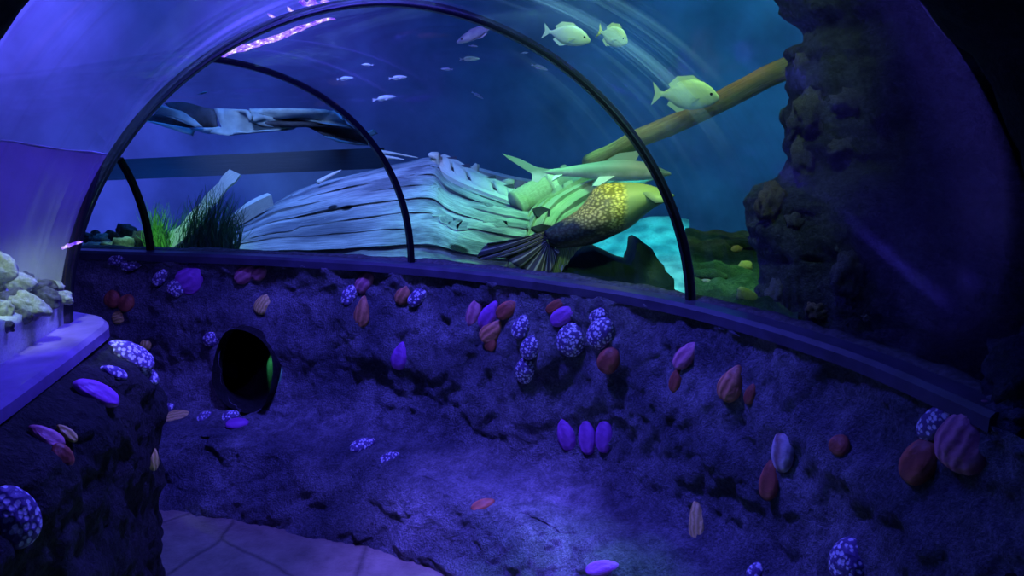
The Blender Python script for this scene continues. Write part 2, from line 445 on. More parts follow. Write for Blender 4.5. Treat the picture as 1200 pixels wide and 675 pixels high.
# ------------------------------------------------------------------ left rock wall and ledge
lp = [(-.93, .35), (-.97, .9), (-1.02, 1.3), (-1.06, 1.55), (-1.12, 1.88), (-1.185, 2.2), (-1.25, 2.30), (-1.40, 2.38), (-1.7, 2.44), (-2.2, 2.52), (-3.0, 2.55)]
lp = [Vector((*p, 0)) for p in lp]
def resample(pts, n):
    L = [0]
    for a, b in zip(pts, pts[1:]): L.append(L[-1] + (b - a).length)
    out = []
    for i in range(n + 1):
        d = L[-1] * i / n; k = 0
        while k < len(L) - 2 and L[k + 1] < d: k += 1
        f = (d - L[k]) / (L[k + 1] - L[k]); out.append(pts[k].lerp(pts[k + 1], f))
    return out
lpath = resample(lp, 330)
for _ in range(12): lpath = [lpath[0]] + [(lpath[i - 1] + lpath[i] * 2 + lpath[i + 1]) / 4 for i in range(1, len(lpath) - 1)] + [lpath[-1]]
lnr = smooth_list(path_normals(lpath, -1), 14)
lprof = [(1.03, -.03), (.98, .03), (.945, .085), (.88, .115), (.75, .115), (.55, .105), (.4, .09), (.25, .075), (.1, .075), (-.03, .08)]
rows = []
for p, n in zip(lpath, lnr):
    r = []
    for j in range(101):
        f = j / 100 * (len(lprof) - 1); i = min(int(f), len(lprof) - 2); k = f - i
        z = lprof[i][0] * (1 - k) + lprof[i + 1][0] * k; off = lprof[i][1] * (1 - k) + lprof[i + 1][1] * k
        q = p + n * off; q.z = z
        w = min(1, j / 12)
        q = q + n * ((fbm(q * 2.6 + Vector((7, 1, 2)), 3) * .05 + fbm(q * 8, 4) * .025) * w + fbm(q * 28, 3) * .008)
        r.append(q)
    rows.append(r)
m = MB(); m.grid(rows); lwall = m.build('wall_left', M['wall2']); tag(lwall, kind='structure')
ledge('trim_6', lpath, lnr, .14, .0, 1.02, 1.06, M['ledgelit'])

# ------------------------------------------------------------------ floor
m = MB(); m.grid([[Vector((-4 + 6 * i / 40, -.6 + 5 * j / 40, fbm(Vector((i * .2, j * .2, 0))) * .004)) for j in range(41)] for i in range(41)])
fl = m.build('floor', M['floor']); tag(fl, kind='structure')

# ------------------------------------------------------------------ near rock portal (dark ring the camera looks out of)
rings = []
C0 = Vector((-.06, 1.40, 1.06))
for yy, r0, in ((-1.4, 1.25), (-.7, 1.22), (.2, 1.2), (.8, 1.17), (1.1, 1.14), (1.25, 1.115), (1.33, 1.095), (1.38, 1.09), (1.41, 1.1), (1.43, 1.15), (1.44, 1.3), (1.44, 1.7), (1.44, 2.6)):
    ring = []
    for q in range(121):
        w = -1.15 + (PI + 2.3) * q / 120
        p = Vector((C0.x + math.cos(w) * r0, yy, C0.z + math.sin(w) * r0))
        d = Vector((math.cos(w), 0, math.sin(w)))
        k = .5 if yy > 1.3 else 1
        bump = fbm(p * 3, 4) * .05 * k + fbm(p * 14, 3) * .012
        p = p + d * (bump + (.0 if yy > 1.2 else .03))
        ring.append(p)
    rings.append(ring)
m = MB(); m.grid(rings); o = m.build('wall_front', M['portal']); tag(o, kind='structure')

# ------------------------------------------------------------------ aquarium shell: far wall, tank floor
rows = []
for i in range(121):
    w = math.radians(-20 + 230 * i / 120); R = 7.6
    rows.append([Vector((-.3 + math.cos(w) * R * 1.0, 2.4 + math.sin(w) * R * .95, z)) for z in (-.2, .6, 1.2, 1.8, 2.4, 3.0, 3.6, 4.2, 5.0)])
for r in rows:
    for i, p in enumerate(r): r[i] = p + Vector((fbm(p * .8), fbm(p * .8 + Vector((5, 5, 5))), 0)) * .15
m = MB(); m.grid(rows); o = m.build('wall_back', M['backwall']); tag(o, kind='structure')
m = MB(); m.grid([[Vector((-8.5 + 17 * i / 80, 2.2 + 8.5 * j / 60, .35 + fbm(Vector((i * .12, j * .12, 1))) * .08)) if True else 0 for j in range(61)] for i in range(81)])
o = m.build('ground', M['sand'])
# keep the tank floor out of the tunnel: drop whatever lies on the tunnel side of the outer wall
bm = bmesh.new(); bm.from_mesh(o.data)
def inside_tunnel(p):
    i = min(range(0, NS + 1, 4), key=lambda i: (path[i] - Vector((p.x, p.y, 0))).length)
    return (Vector((p.x, p.y, 0)) - path[i]).dot(nrm[i]) > -.1
bmesh.ops.delete(bm, geom=[f for f in bm.faces if inside_tunnel(f.calc_center_median())], context='FACES'); bm.to_mesh(o.data); bm.free()
tag(o, kind='structure')
# low rear wall of the left tank and its rail
ptsA, _ = arch(2, 200, .02, PI * .55, PI)
ptsA = [p for p in ptsA if p.z < 1.55]
cols = []
for d in (0, .05, .12, .2, .3, .42, .6, .9, 1.4, 2.0):
    k = min(1, d / .35); col = []
    for p in ptsA[::3]:
        f = (p.z - ZL) / (1.545 - ZL)
        q = p + Vector((-d, .06 * d, 0)); q.z = .95 + (1.545 + .045 * k - .95) * (f * .93 + .07)
        col.append(q)
    cols.append(col)
m = MB(); m.grid(cols)
o = m.build('wall_left_tank', M['leftwall']); tag(o, kind='structure')
m = MB(); m.tube([c[0] + Vector((0, -.003, .003 * math.sin(i * 2))) for i, c in enumerate(cols)], [.0015 + .0015 * (i % 2) for i in range(len(cols))], 8); o = m.build('trim_7', M['palepiece']); tag(o, kind='structure')

# ================================================================== THINGS
def catmull(pts, n):
    pts = [Vector(p) for p in pts]; out = []
    for i in range(n + 1):
        x = (len(pts) - 1) * i / n; k = min(int(x), len(pts) - 2); t = x - k
        g = lambda j: pts[max(0, min(len(pts) - 1, j))]
        a, b, c, d = g(k - 1), g(k), g(k + 1), g(k + 2)
        out.append(.5 * ((2 * b) + (-a + c) * t + (2 * a - 5 * b + 4 * c - d) * t * t + (-a + 3 * b - 3 * c + d) * t ** 3))
    return out
def P(l): return [at(*q) for q in l]

# ------------------------------------------------------------------ shipwreck
wreck = empty('shipwreck', at(440, 320, 5.2))
tag(wreck, 'pale weathered wooden shipwreck with long curved hull planks behind the tunnel glass', 'shipwreck')
top = catmull(P([(258, 276, 5.1), (300, 252, 5.2), (340, 226, 5.3), (385, 211, 5.4), (440, 197, 5.5), (480, 188, 5.55), (510, 186, 5.5), (525, 206, 5.4), (560, 222, 5.2), (600, 236, 5.0), (632, 246, 4.85)]), 120)
bot = catmull(P([(225, 312, 4.7), (270, 318, 4.6), (320, 322, 4.55), (380, 326, 4.5), (430, 328, 4.45), (480, 330, 4.4), (510, 332, 4.35), (535, 333, 4.3), (560, 334, 4.3), (585, 334, 4.3), (605, 332, 4.3)]), 120)
NSTR = 9; rows = []
for i in range(121):
    s_ = i / 120; col = []
    for k in range(NSTR):
        for q in range(5):
            t = (k + q / 4) / NSTR
            p = top[i].lerp(bot[i], t)
            p += Vector((0, -1, .35)) * (.30 * math.sin(PI * t) * (.5 + .5 * s_))      # belly of the hull
            lap = (.016 + .012 * math.sin(k * 2.3)) * (q / 4)
            p += Vector((0, -1, .1)) * (lap + .012 * fbm(Vector((s_ * 9, k * 3.3, 0))))
            p.z += .02 * fbm(Vector((s_ * 4, k * 1.7, 8)))
            col.append(p)
    rows.append(col)
m = MB(); m.grid(rows)
# ragged ends: every strake breaks off at its own length
rr = random.Random(3); ends = [rr.uniform(0, .05) for _ in range(NSTR)]; st = [rr.uniform(0, .06) for _ in range(NSTR)]
W5 = NSTR * 5; ff = []
for f in m.f:
    i, j = divmod(f[0], W5); k = min(j // 5, NSTR - 1); s_ = i / 120
    if s_ < 1 - ends[k] - .012 * fbm(Vector((j * .8, 0, 2))) and s_ > st[k]: ff.append(f)
m.f = ff
hull = m.build('hull_planking', M['hull'], wreck, uv=True)
sm = hull.modifiers.new('thickness', 'SOLIDIFY'); sm.thickness = .035
autosmooth(hull, 35)
def band(mb, pts, w, d, upv=Vector((0, -.3, 1))):
    rings = []
    for i, p in enumerate(pts):
        t = (pts[min(i + 1, len(pts) - 1)] - pts[max(0, i - 1)]).normalized(); u = (upv - t * upv.dot(t)).normalized(); c = t.cross(u)
        rings.append([p + u * w / 2 + c * d / 2, p + u * w / 2 - c * d / 2, p - u * w / 2 - c * d / 2, p - u * w / 2 + c * d / 2])
    mb.loft(rings)
m = MB(); band(m, catmull(P([(509, 187, 5.42), (518, 200, 5.36), (540, 214, 5.2), (565, 225, 5.08), (590, 234, 4.95), (620, 245, 4.8)]), 30), .05, .07)
o = m.build('rub_rail', M['timber'], wreck, False, True)
m = MB(); band(m, catmull(P([(517, 184, 5.5), (530, 190, 5.42), (556, 205, 5.26), (585, 217, 5.1), (607, 229, 4.98)]), 30), .03, .06)
rail_ = m.build('bulwark_rail', M['timber'], wreck, False, True)
def sub(o, part):
    o.parent = part
    for v in o.data.vertices: v.co -= wreck.location
    return o
lo = catmull(P([(519, 200, 5.4), (540, 213, 5.24), (565, 224, 5.1), (590, 233, 4.98), (606, 240, 4.88)]), 24); hi_ = catmull(P([(521, 186, 5.46), (534, 193, 5.38), (556, 206, 5.24), (583, 217, 5.1), (604, 228, 4.96)]), 24)
for a, b in ((0, 4), (5, 9), (10, 16), (17, 21), (21.6, 24)):
    a, b = int(a), int(b)
    m = MB(); rows = [[lo[i], lo[i].lerp(hi_[i], .5) + Vector((0, -.01, 0)), hi_[i]] for i in range(a, b + 1)]; m.grid(rows)
    o = sub(m.build('bulwark_board', M['timber'], None, True, True), rail_); sm = o.modifiers.new('t', 'SOLIDIFY'); sm.thickness = .03
for i in (4, 9, 16, 21):
    m = MB(); band(m, [lo[i] + Vector((0, .05, -.03)), hi_[i] + Vector((0, .05, .02))], .07, .05, Vector((1, 0, 0))); sub(m.build('bulwark_post', M['darkwood'], None, False, True), rail_)
# stem head and knees on the sheer
def blob(name, pxs, depth, thick, mat, parent=None, bev=.5, n=Vector((0, -1, 0))):
    """a solid with the given outline, rounded towards its back and front"""
    c = [at(x, y, depth) for x, y in pxs]; ctr = sum(c, Vector()) / len(c)
    rings = []
    for d, s_ in ((thick / 2, .55), (thick * .42, .8), (thick * .25, .96), (0, 1), (-thick * .25, .96), (-thick * .42, .8), (-thick / 2, .55)):
        k = 1 - (1 - s_) * bev
        rings.append([ctr + (p - ctr) * k + n * d for p in c])
    m = MB(); m.loft(rings); o = m.build(name, mat, parent, True, True)
    return o
o = blob('timber_head', [(502, 180), (505, 178), (513, 178), (516, 181), (515, 187), (518, 199), (512, 197), (511, 186), (503, 184)], 5.42, .12, M['timber'], wreck)
o = blob('rail_knee', [(544, 197), (553, 195), (557, 191), (562, 193), (561, 203), (566, 208), (556, 206)], 5.4, .08, M['timber'], wreck)
o = blob('rail_knee', [(586, 212), (597, 209), (603, 211), (602, 220), (594, 217)], 5.2, .08, M['timber'], wreck)
m = MB(); band(m, catmull(P([(555, 201, 5.6), (585, 209, 5.5), (612, 215, 5.4), (642, 220, 5.3)]), 14), .06, .05); m.build('far_rail', M['timber'], wreck, False, True)
for y_, pts in ((0, [(444, 178, 5.7), (462, 180, 5.65), (490, 185, 5.6)]), (1, [(447, 184, 5.65), (460, 185, 5.6), (474, 187, 5.55)])):
    m = MB(); m.tube(catmull(P(pts), 10), [.03 - .0026 * i for i in range(11)], 8, .6); m.build('broken_batten', M['timber'], wreck, True, True)
m = MB(); m.tube(catmull(P([(372, 214, 5.2), (388, 205, 5.25), (400, 199, 5.3)]), 8), [.03, .03, .028, .025, .022, .018, .014, .009, .003], 8, .5); m.build('plank_splinter', M['timber'], wreck, True, True)
m = MB(); band(m, catmull(P([(268, 271, 5.0), (290, 252, 5.0), (306, 242, 5.05), (318, 237, 5.1)]), 12), .12, .05); m.build('stern_board', M['timber'], wreck, False, True)
# fallen deck with two square-edged openings
deck_o = [(588, 302), (604, 270), (618, 246), (645, 233), (672, 224), (700, 214), (722, 212), (706, 228), (686, 246), (664, 266), (650, 283), (655, 300), (640, 322), (608, 318)]
rows = []
L_ = catmull(P([(582, 322, 4.35), (600, 285, 4.5), (614, 255, 4.65), (630, 241, 4.8), (668, 222, 5.0), (720, 206, 5.2)]), 30)
R_ = catmull(P([(640, 330, 4.2), (652, 300, 4.3), (664, 272, 4.42), (690, 250, 4.55), (730, 228, 4.75), (775, 212, 4.95)]), 30)
for i in range(31):
    r = []
    for k in range(5):
        for q in range(3):
            t = (k + q / 2 * .94) / 5
            p = L_[i].lerp(R_[i], t) + Vector((0, -.12 * math.sin(PI * t), .10 * math.sin(PI * t))) + Vector((0, -.01, .02)) * (q / 2 + .6 * fbm(Vector((i * .2, k * 2, 0))))
            r.append(p)
    rows.append(r)
m = MB(); m.grid(rows); o = m.build('deck_boards', M['deck'], wreck, True, True); sm = o.modifiers.new('t', 'SOLIDIFY'); sm.thickness = .03; autosmooth(o, 30)
def decal_hole(pts, depth):
    m = MB(); m.slab([at(x, y, depth) for x, y in pts], .03, Vector((0, -.8, .6))); m.build('deck_opening', M['darkpiece'], wreck, False)
decal_hole([(624, 246), (634, 243), (645, 247), (644, 255), (636, 258), (628, 254)], 4.38)
decal_hole([(622, 268), (634, 264), (646, 266), (644, 271), (630, 273)], 4.26)
# ribbed trough, logs
a, b = at(604, 240, 4.75), at(644, 218, 4.85)
m = MB(); pts = [a.lerp(b, i / 24) for i in range(25)]; m.tube(pts, [.085 + .004 * math.sin(i * 2.4) for i in range(25)], 18); barrel_ = m.build('ribbed_barrel', M['deck'], wreck, True, True)
d_ = (b - a).normalized(); m = MB(); m.tube([b - d_ * .03, b - d_ * .02, b + d_ * .015, b + d_ * .02], [.07, .11, .11, .07], 18); sub(m.build('barrel_hoop', M['timber'], None, True, True), barrel_)
def log(name, label, a, b, r0, r1, mat, cat='log', depth=None, parent=None):
    m = MB(); n_ = 16; pts = [a.lerp(b, i / n_) + Vector((fbm(Vector((i * .3, a.x, 0))), 0, fbm(Vector((i * .3, 4, a.z))))) * r0 * .25 for i in range(n_ + 1)]
    m.tube(pts, [(r0 + (r1 - r0) * i / n_) * (1 + .06 * fbm(Vector((i * .9, 1, a.x)))) for i in range(n_ + 1)], 16)
    o = m.build(name, mat, parent, True, True)
    if not parent: tag(o, label, cat)
    return o
log('loose_timber', '', at(640, 221, 4.95), at(692, 207, 5.2), .055, .06, M['deck'], parent=wreck)
log('loose_timber', '', at(652, 231, 4.75), at(672, 222, 4.7), .05, .055, M['deck'], parent=wreck)
# board propped among the weeds, and a paler broken slab behind the weeds
m = MB(); rows = []
for k in range(13):
    f = k / 12; x = 276 - 82 * f; y = 203 + 92 * f; w = 7 + 1.2 * math.sin(k * 2.1)
    rows.append([at(x - w * .9, y - w * .35, 4.75 - .3 * f), at(x + w * .9, y + w * .5, 4.75 - .3 * f)])
m.grid([[r[0], r[0].lerp(r[1], .5), r[1]] for r in rows])
o = m.build('weathered_plank', M['timber'], None, False, True); o.modifiers.new('t', 'SOLIDIFY').thickness = .03
tag(o, 'pale weathered plank leaning diagonally behind the green seagrass', 'plank')
m = MB()
for k, (x0, y0, x1, y1) in enumerate(((186, 270, 214, 298), (206, 262, 222, 298), (200, 262, 250, 296))):
    pass
o = blob('broken_slab', [(186, 298), (189, 276), (199, 270), (214, 265), (238, 258), (244, 268), (240, 285), (236, 300)], 4.55, .1, M['timber'])
tag(o, 'pale broken slab of wood standing between the two seagrass clumps', 'slab')

# ------------------------------------------------------------------ spars
log('mossy_spar', 'long yellowish mossy spar rising to the dark reef rock at right', at(690, 192, 4.6), at(940, 73, 3.35), .052, .05, M['spar'], 'spar')
pa, pb = at(40, 203, 7.0), at(449, 185, 7.0)
m = MB(); band(m, [pa.lerp(pb, i / 20) for i in range(21)], .18, .2, Vector((0, 0, 1))); o = m.build('long_beam', M['darkwood'], None, False, True)
tag(o, 'long dark horizontal beam crossing the water above the seagrass', 'beam')
ZB = pa.z
# ------------------------------------------------------------------ wreck mirrored in the water surface, shaped as sheets over the beam
def sheet(pxs, depth, label, dark=False, dd=.0):
    c = [at(x, y, depth + .12 * math.sin(x * .06) + dd) for x, y in pxs]
    bm = bmesh.new(); vs = [bm.verts.new(p) for p in c]; f = bm.faces.new(vs)
    bmesh.ops.triangulate(bm, faces=[f]); bmesh.ops.subdivide_edges(bm, edges=bm.edges, cuts=2, use_grid_fill=True)
    for v in bm.verts: v.co.y += .05 * fbm(v.co * 5)
    me = bpy.data.meshes.new('pale_reflection'); bm.to_mesh(me); bm.free()
    for p in me.polygons: p.use_smooth = True
    o = bpy.data.objects.new('dark_reflection' if dark else 'pale_reflection', me); COL.objects.link(o)
    me.materials.append(M['darkpiece'] if dark else M['palepiece']); o.modifiers.new('t', 'SOLIDIFY').thickness = .015
    tag(o, label, 'fragment' if dark else 'sheet'); return o  # both categories are pieces of the wreck's reflection
z1 = lambda l: [(130 + x * .1836, 100 + y * .1836) for x, y in l]
z2 = lambda l: [(300 + x * .1836, 100 + y * .1836) for x, y in l]
sheet(z1([(300, 150), (330, 125), (430, 160), (540, 222), (590, 265), (540, 266), (420, 220), (280, 175)]), 6.9, 'thin pale blade shaped reflection between two dark ones above the beam')
sheet(z1([(665, 148), (760, 150), (870, 155), (905, 195), (890, 235), (1000, 262), (1100, 277), (1195, 255), (1240, 235), (1150, 285), (900, 300), (800, 302), (740, 322), (620, 302), (515, 272), (690, 268), (715, 270)]), 7.0, 'largest pale reflected sheet above the dark beam, with a torn notch')
sheet(z1([(230, 225), (330, 240), (535, 278), (520, 295), (535, 322), (450, 300), (350, 262)]), 7.05, 'small pale reflection hanging lowest at the left above the beam')
sheet(z2([(-40, 150), (30, 148), (190, 188), (300, 170), (490, 158), (560, 215), (630, 275), (480, 255), (200, 205), (90, 215), (-20, 230)]), 7.0, 'pale reflected sheet over the longest dark reflection, meeting the second arch')
sheet(z2([(440, 320), (500, 338), (700, 385), (640, 383), (520, 362)]), 6.95, 'narrow pale sliver of reflection under the longest dark one')
sheet(z2([(680, 310), (740, 282), (745, 300), (775, 308), (720, 330)]), 6.95, 'tiny pale forked scrap of reflection just outside the second arch')
sheet(z1([(335, 112), (450, 106), (560, 130), (665, 155), (690, 272), (580, 268), (540, 222), (430, 160)]), 7.05, 'dark squarish reflection beside the largest pale one', True)
sheet(z1([(225, 222), (285, 172), (420, 218), (545, 270), (470, 272)]), 7.1, 'dark tapering reflection under the thin pale blade', True)
sheet(z2([(-25, 238), (60, 225), (140, 198), (300, 212), (480, 252), (640, 278), (700, 330), (720, 385), (560, 350), (430, 322), (300, 250), (150, 277), (60, 262)]), 7.1, 'longest dark reflection running to the second arch above the beam', True)

# ------------------------------------------------------------------ swimmers
def fish_root(name, loc, heading, up=Vector((0, 0, 1))):
    """root whose +X is the nose direction, +Z the back"""
    h = heading.normalized(); s_ = up.cross(h).normalized(); u = h.cross(s_)
    o = empty(name, loc); o.rotation_mode = 'QUATERNION'
    o.rotation_quaternion = Matrix((h, s_, u)).transposed().to_quaternion(); return o
def body_mesh(m, prof, n=16, bend=0):
    rings = []
    for x, zt, zb, hw in prof:
        c = (zt + zb) / 2; r = (zt - zb) / 2
        rings.append([Vector((x, math.cos(w) * hw + bend * x * x, c + math.sin(w) * r)) for w in [2 * PI * k / n for k in range(n)]])
    m.loft(rings)
def fin(m, poly, th=.006, y=0): m.slab([Vector((x, y, z)) for x, z in poly], th, Vector((0, 1, 0)))
def local_build(m, name, mat, root, uv=False, smooth=True):
    o = mesh_obj(name, m.v, m.f, mat, None, smooth, m.uv if uv else None)
    bm = bmesh.new(); bm.from_mesh(o.data); bmesh.ops.recalc_face_normals(bm, faces=bm.faces); bm.to_mesh(o.data); bm.free()
    o.parent = root; return o
def surgeon(name, loc, L, heading, label, mat, tailmat=None, group=None, slim=1.0, up=Vector((0, 0, 1)), eyes=True):
    r = fish_root(name, loc, heading, up); tag(r, label, 'fish', group)
    m = MB(); k = L; s_ = slim
    base = [(.5, .02, -.04, .01), (.46, .06, -.09, .04), (.38, .15, -.15, .07), (.24, .24, -.21, .09), (.05, .28, -.24, .1), (-.15, .23, -.2, .08), (-.3, .11, -.1, .045), (-.38, .045, -.045, .02), (-.44, .05, -.05, .012)]
    body_mesh(m, [(x * k, a * k * s_, b * k * s_, w * k) for x, a, b, w in base])
    fin(m, [(.2 * k, .24 * k * s_), (.05 * k, .34 * k * s_), (-.2 * k, .31 * k * s_), (-.33 * k, .17 * k * s_), (-.28 * k, .1 * k * s_)], .012 * k)
    fin(m, [(.0, -.23 * k * s_), (-.15 * k, -.29 * k * s_), (-.32 * k, -.17 * k * s_), (-.28 * k, -.09 * k * s_)], .012 * k)
    if not tailmat: fin(m, [(-.42 * k, .03 * k), (-.58 * k, .2 * k * s_), (-.53 * k, 0), (-.58 * k, -.2 * k * s_), (-.42 * k, -.03 * k)], .012 * k)
    m.slab([Vector((.2 * k, -.085 * k, -.02 * k)), Vector((.02 * k, -.16 * k, -.06 * k)), Vector((.06 * k, -.14 * k, -.12 * k))], .008 * k)
    o = local_build(m, 'body', mat, r); autosmooth(o, 45)
    if tailmat:
        m = MB(); fin(m, [(-.42 * k, .03 * k), (-.58 * k, .2 * k * s_), (-.53 * k, 0), (-.58 * k, -.2 * k * s_), (-.42 * k, -.03 * k)], .012 * k); local_build(m, 'tail_fin', tailmat, r)
    if eyes:
        for sgn in (-1, 1):
            m = MB(); c = Vector((.36 * k, sgn * .066 * k, .04 * k * s_))
            m.loft([[c + Vector((math.cos(w) * q, sgn * d, math.sin(w) * q)) * k for w in [2 * PI * t / 10 for t in range(10)]] for q, d in ((.026, -.01), (.024, .006), (.012, .014))])
            local_build(m, 'eye', M['eye'], r)
    return r
V3 = Vector
surgeon('surgeonfish', at(666, 42, 2.75), .155, V3((1, -.15, -.22)), 'pale yellow green fish just outside the big arch near its top', M['fish'], None, 'pale fish above the tunnel', .85)
surgeon('surgeonfish', at(719, 43, 2.75), .115, V3((.75, -.5, -.35)), 'small pale fish with yellow tail to the right of another pale fish', M['fish'], M['fishyellow'], 'pale fish above the tunnel', 1.15)
surgeon('surgeonfish', at(806, 112, 2.9), .225, V3((1, -.1, -.06)), 'largest pale green fish hovering in front of the mossy spar', M['fish'], None, 'pale fish above the tunnel', .95)
surgeon('violet_fish', at(556, 41, 3.6), .175, V3((-1, -.2, -.42)), 'violet fish with yellow tail swimming under the top of the big arch', M['fishblue'], M['fishyellow'], None, .5)
small = [(551, 69, 4.6, .11, (1, -.1, .02), 'bright silvery fish, brightest of the small ones in the dark water', M['fishgrey']),
         (523, 81, 4.8, .07, (-1, 0, .05), 'small pinkish fish left of the bright silvery one', M['fishblue']),
         (555, 54, 4.6, .05, (1, 0, -.1), 'tiny violet fish close under the violet fish with yellow tail', M['fishblue']),
         (615, 62, 4.8, .045, (1, 0, .1), 'tiny pale fish above the faint violet fish, near the big arch', M['fishgrey']),
         (633, 79, 4.8, .10, (.8, 0, -.25), 'faint violet fish lowest by the right side of the big arch', M['fishblue']),
         (560, 112, 5.6, .09, (.7, 0, -.4), 'faint bluish fish alone in the middle of the dark water', M['fishblue']),
         (467, 91, 5.0, .11, (1, 0, .08), 'slender silvery fish left of the pinkish one', M['fishgrey']),
         (451, 115, 5.0, .14, (1, 0, .16), 'long slender silvery fish lowest beside the second arch', M['fishgrey']),
         (405, 92, 5.0, .10, (1, 0, .1), 'slender silvery fish just above the second arch', M['fishgrey']),
         (430, 76, 5.0, .07, (-1, 0, .05), 'small silvery fish high between the two arches', M['fishgrey']),
         (238, 109, 5.5, .07, (1, 0, .25), 'small white fish in the violet water above the reflected shapes', M['fishgrey'])]
for x, y, d, L, h, lab, mt in small:
    surgeon('small_fish', at(x, y, d), L, V3(h), lab, mt, None, 'small fish in the dark water', .42, eyes=False)
for x, y, lab in ((637, 251, 'small bluish fish over the deck boards, upper of the two'), ):
    pass
# reef shark: long body heading right, tail up at the left
sh = fish_root('reef_shark', at(690, 202, 4.2), V3((1, -.12, .0))); tag(sh, 'sleek grey shark with white belly line swimming right above the scaled fish', 'shark')
u = 4.2 / F
m = MB()
prof_s = [(-58, 2, -1.5, 1.2), (-48, 3, -2.5, 2), (-30, 5.5, -4.5, 4), (-10, 9, -6, 7), (15, 13, -9, 10), (40, 15, -10, 12), (60, 13, -9, 11), (76, 8, -7, 8.5), (86, 4, -5, 6), (92, 1, -3, 2.5), (94, -.5, -2, 1)]
body_mesh(m, [(x * u, a * u, b * u, w * u) for x, a, b, w in prof_s], 18)
def sfin(poly, th=.014, y=0): fin(m, [(x * u, z * u) for x, z in poly], th, y)
sfin([(-46, 3), (-62, 6), (-80, 15), (-101, 21), (-92, 14), (-76, 4), (-66, -2), (-66, -10), (-59, -12), (-52, -5), (-47, -2)])
sfin([(-22, 5), (-28, 9), (-33, 7), (-33, 5)]); sfin([(15, 11), (34, 22), (60, 25), (52, 12)], .02)
m.slab([V3((30 * u, -9 * u, -4 * u)), V3((12 * u, -17 * u, -15 * u)), V3((4 * u, -18 * u, -15 * u)), V3((12 * u, -9 * u, -5 * u))], .012)
m.slab([V3((30 * u, 9 * u, -4 * u)), V3((12 * u, 17 * u, -15 * u)), V3((4 * u, 18 * u, -15 * u)), V3((12 * u, 9 * u, -5 * u))], .012)
m.slab([V3((-30 * u, -3 * u, -3 * u)), V3((-42 * u, -9 * u, -10 * u)), V3((-40 * u, -3 * u, -4 * u))], .008)
o = local_build(m, 'body', M['shark'], sh); autosmooth(o, 45)
for sg in (-1, 1):
    m = MB(); c = V3((80 * u, sg * 7.6 * u, 1.5 * u)); m.loft([[c + V3((math.cos(w), sg * d, math.sin(w))) * q * u for w in [2 * PI * t / 10 for t in range(10)]] for q, d in ((1.3, -.3), (1.2, .4), (.5, .9))]); local_build(m, 'eye', M['eye'], sh)
# scaled fish with fan tail
D0 = 3.55; u = D0 / F
sc = empty('scaled_fish', at(700, 250, D0)); tag(sc, 'big yellow scaled fish with dark fan tail in front of the wreck deck', 'fish')
def lp2(x, y, dy=0): return at(x, y, D0 + dy)
secs = [((638, 271), (643, 286), .035), ((648, 264), (655, 291), .06), ((662, 256), (674, 289), .09), ((676, 247), (694, 286), .12), ((687, 235), (716, 277), .14), ((695, 223), (738, 266), .15), ((706, 216), (752, 254), .14), ((724, 214), (765, 244), .12), ((744, 214), (776, 238), .095), ((762, 217), (784, 234), .065), ((776, 222), (789, 231), .035), ((785, 225), (791, 229), .01)]
# refine the sections along the body
A_ = catmull([V3((*a, w)) for a, b, w in secs], 40); B_ = catmull([V3((*b, w)) for a, b, w in secs], 40)
rings = []
for a, b in zip(A_, B_):
    T = lp2(a.x, a.y); Bt = lp2(b.x, b.y); c = (T + Bt) / 2; r = (T - Bt) / 2; hw = max(.004, a.z)
    rings.append([c + r * math.sin(w) + V3((0, -math.cos(w) * hw, 0)) for w in [2 * PI * k / 32 for k in range(32)]])
m = MB(); m.loft(rings); o = m.build('body', M['scaly'], sc)
def fanfin(name, root, rim, mat, dth, mid=None, n=10):
    base = [lp2(*p) for p in root]; edge = [lp2(*p) for p in rim]
    base = catmull(base, 48); edge = catmull(edge, 48); rows = []
    for k in range(n + 1):
        f = k / n
        rows.append([base[j].lerp(edge[j], f) + V3((0, -dth * f + .012 * math.sin(j * .9) * f, -.008 * math.sin(PI * f))) for j in range(49)])
    m = MB(); m.grid(rows); o = m.build(name, mat, sc, True, True); o.modifiers.new('t', 'SOLIDIFY').thickness = .004; return o
fanfin('tail_fin', [(640, 270), (640, 276), (641, 281), (643, 286), (648, 288)], [(572, 284), (560, 298), (563, 303), (578, 302), (590, 301), (604, 310), (622, 320), (640, 322), (650, 308), (656, 292)], M['tailfin'], .02)
fanfin('anal_fin', [(652, 288), (662, 288), (674, 288), (686, 286)], [(640, 326), (652, 326), (664, 312), (676, 296), (686, 287)], M['palefin'], -.03)
for sg in (-1, 1):
    c = lp2(774, 224) + V3((0, sg * .043, .008)); m = MB(); m.loft([[c + V3((math.cos(w) * q, sg * d, math.sin(w) * q)) for w in [2 * PI * t / 10 for t in range(10)]] for q, d in ((.012, -.006), (.011, .005), (.005, .009))]); m.build('eye', M['eye'], sc)
m = MB(); m.slab([lp2(752, 226, -.10), lp2(772, 224, -.10), lp2(790, 236, -.15), (lp2(768, 238, -.14))], .006); m.build('pectoral_fin', M['scaly'], sc)

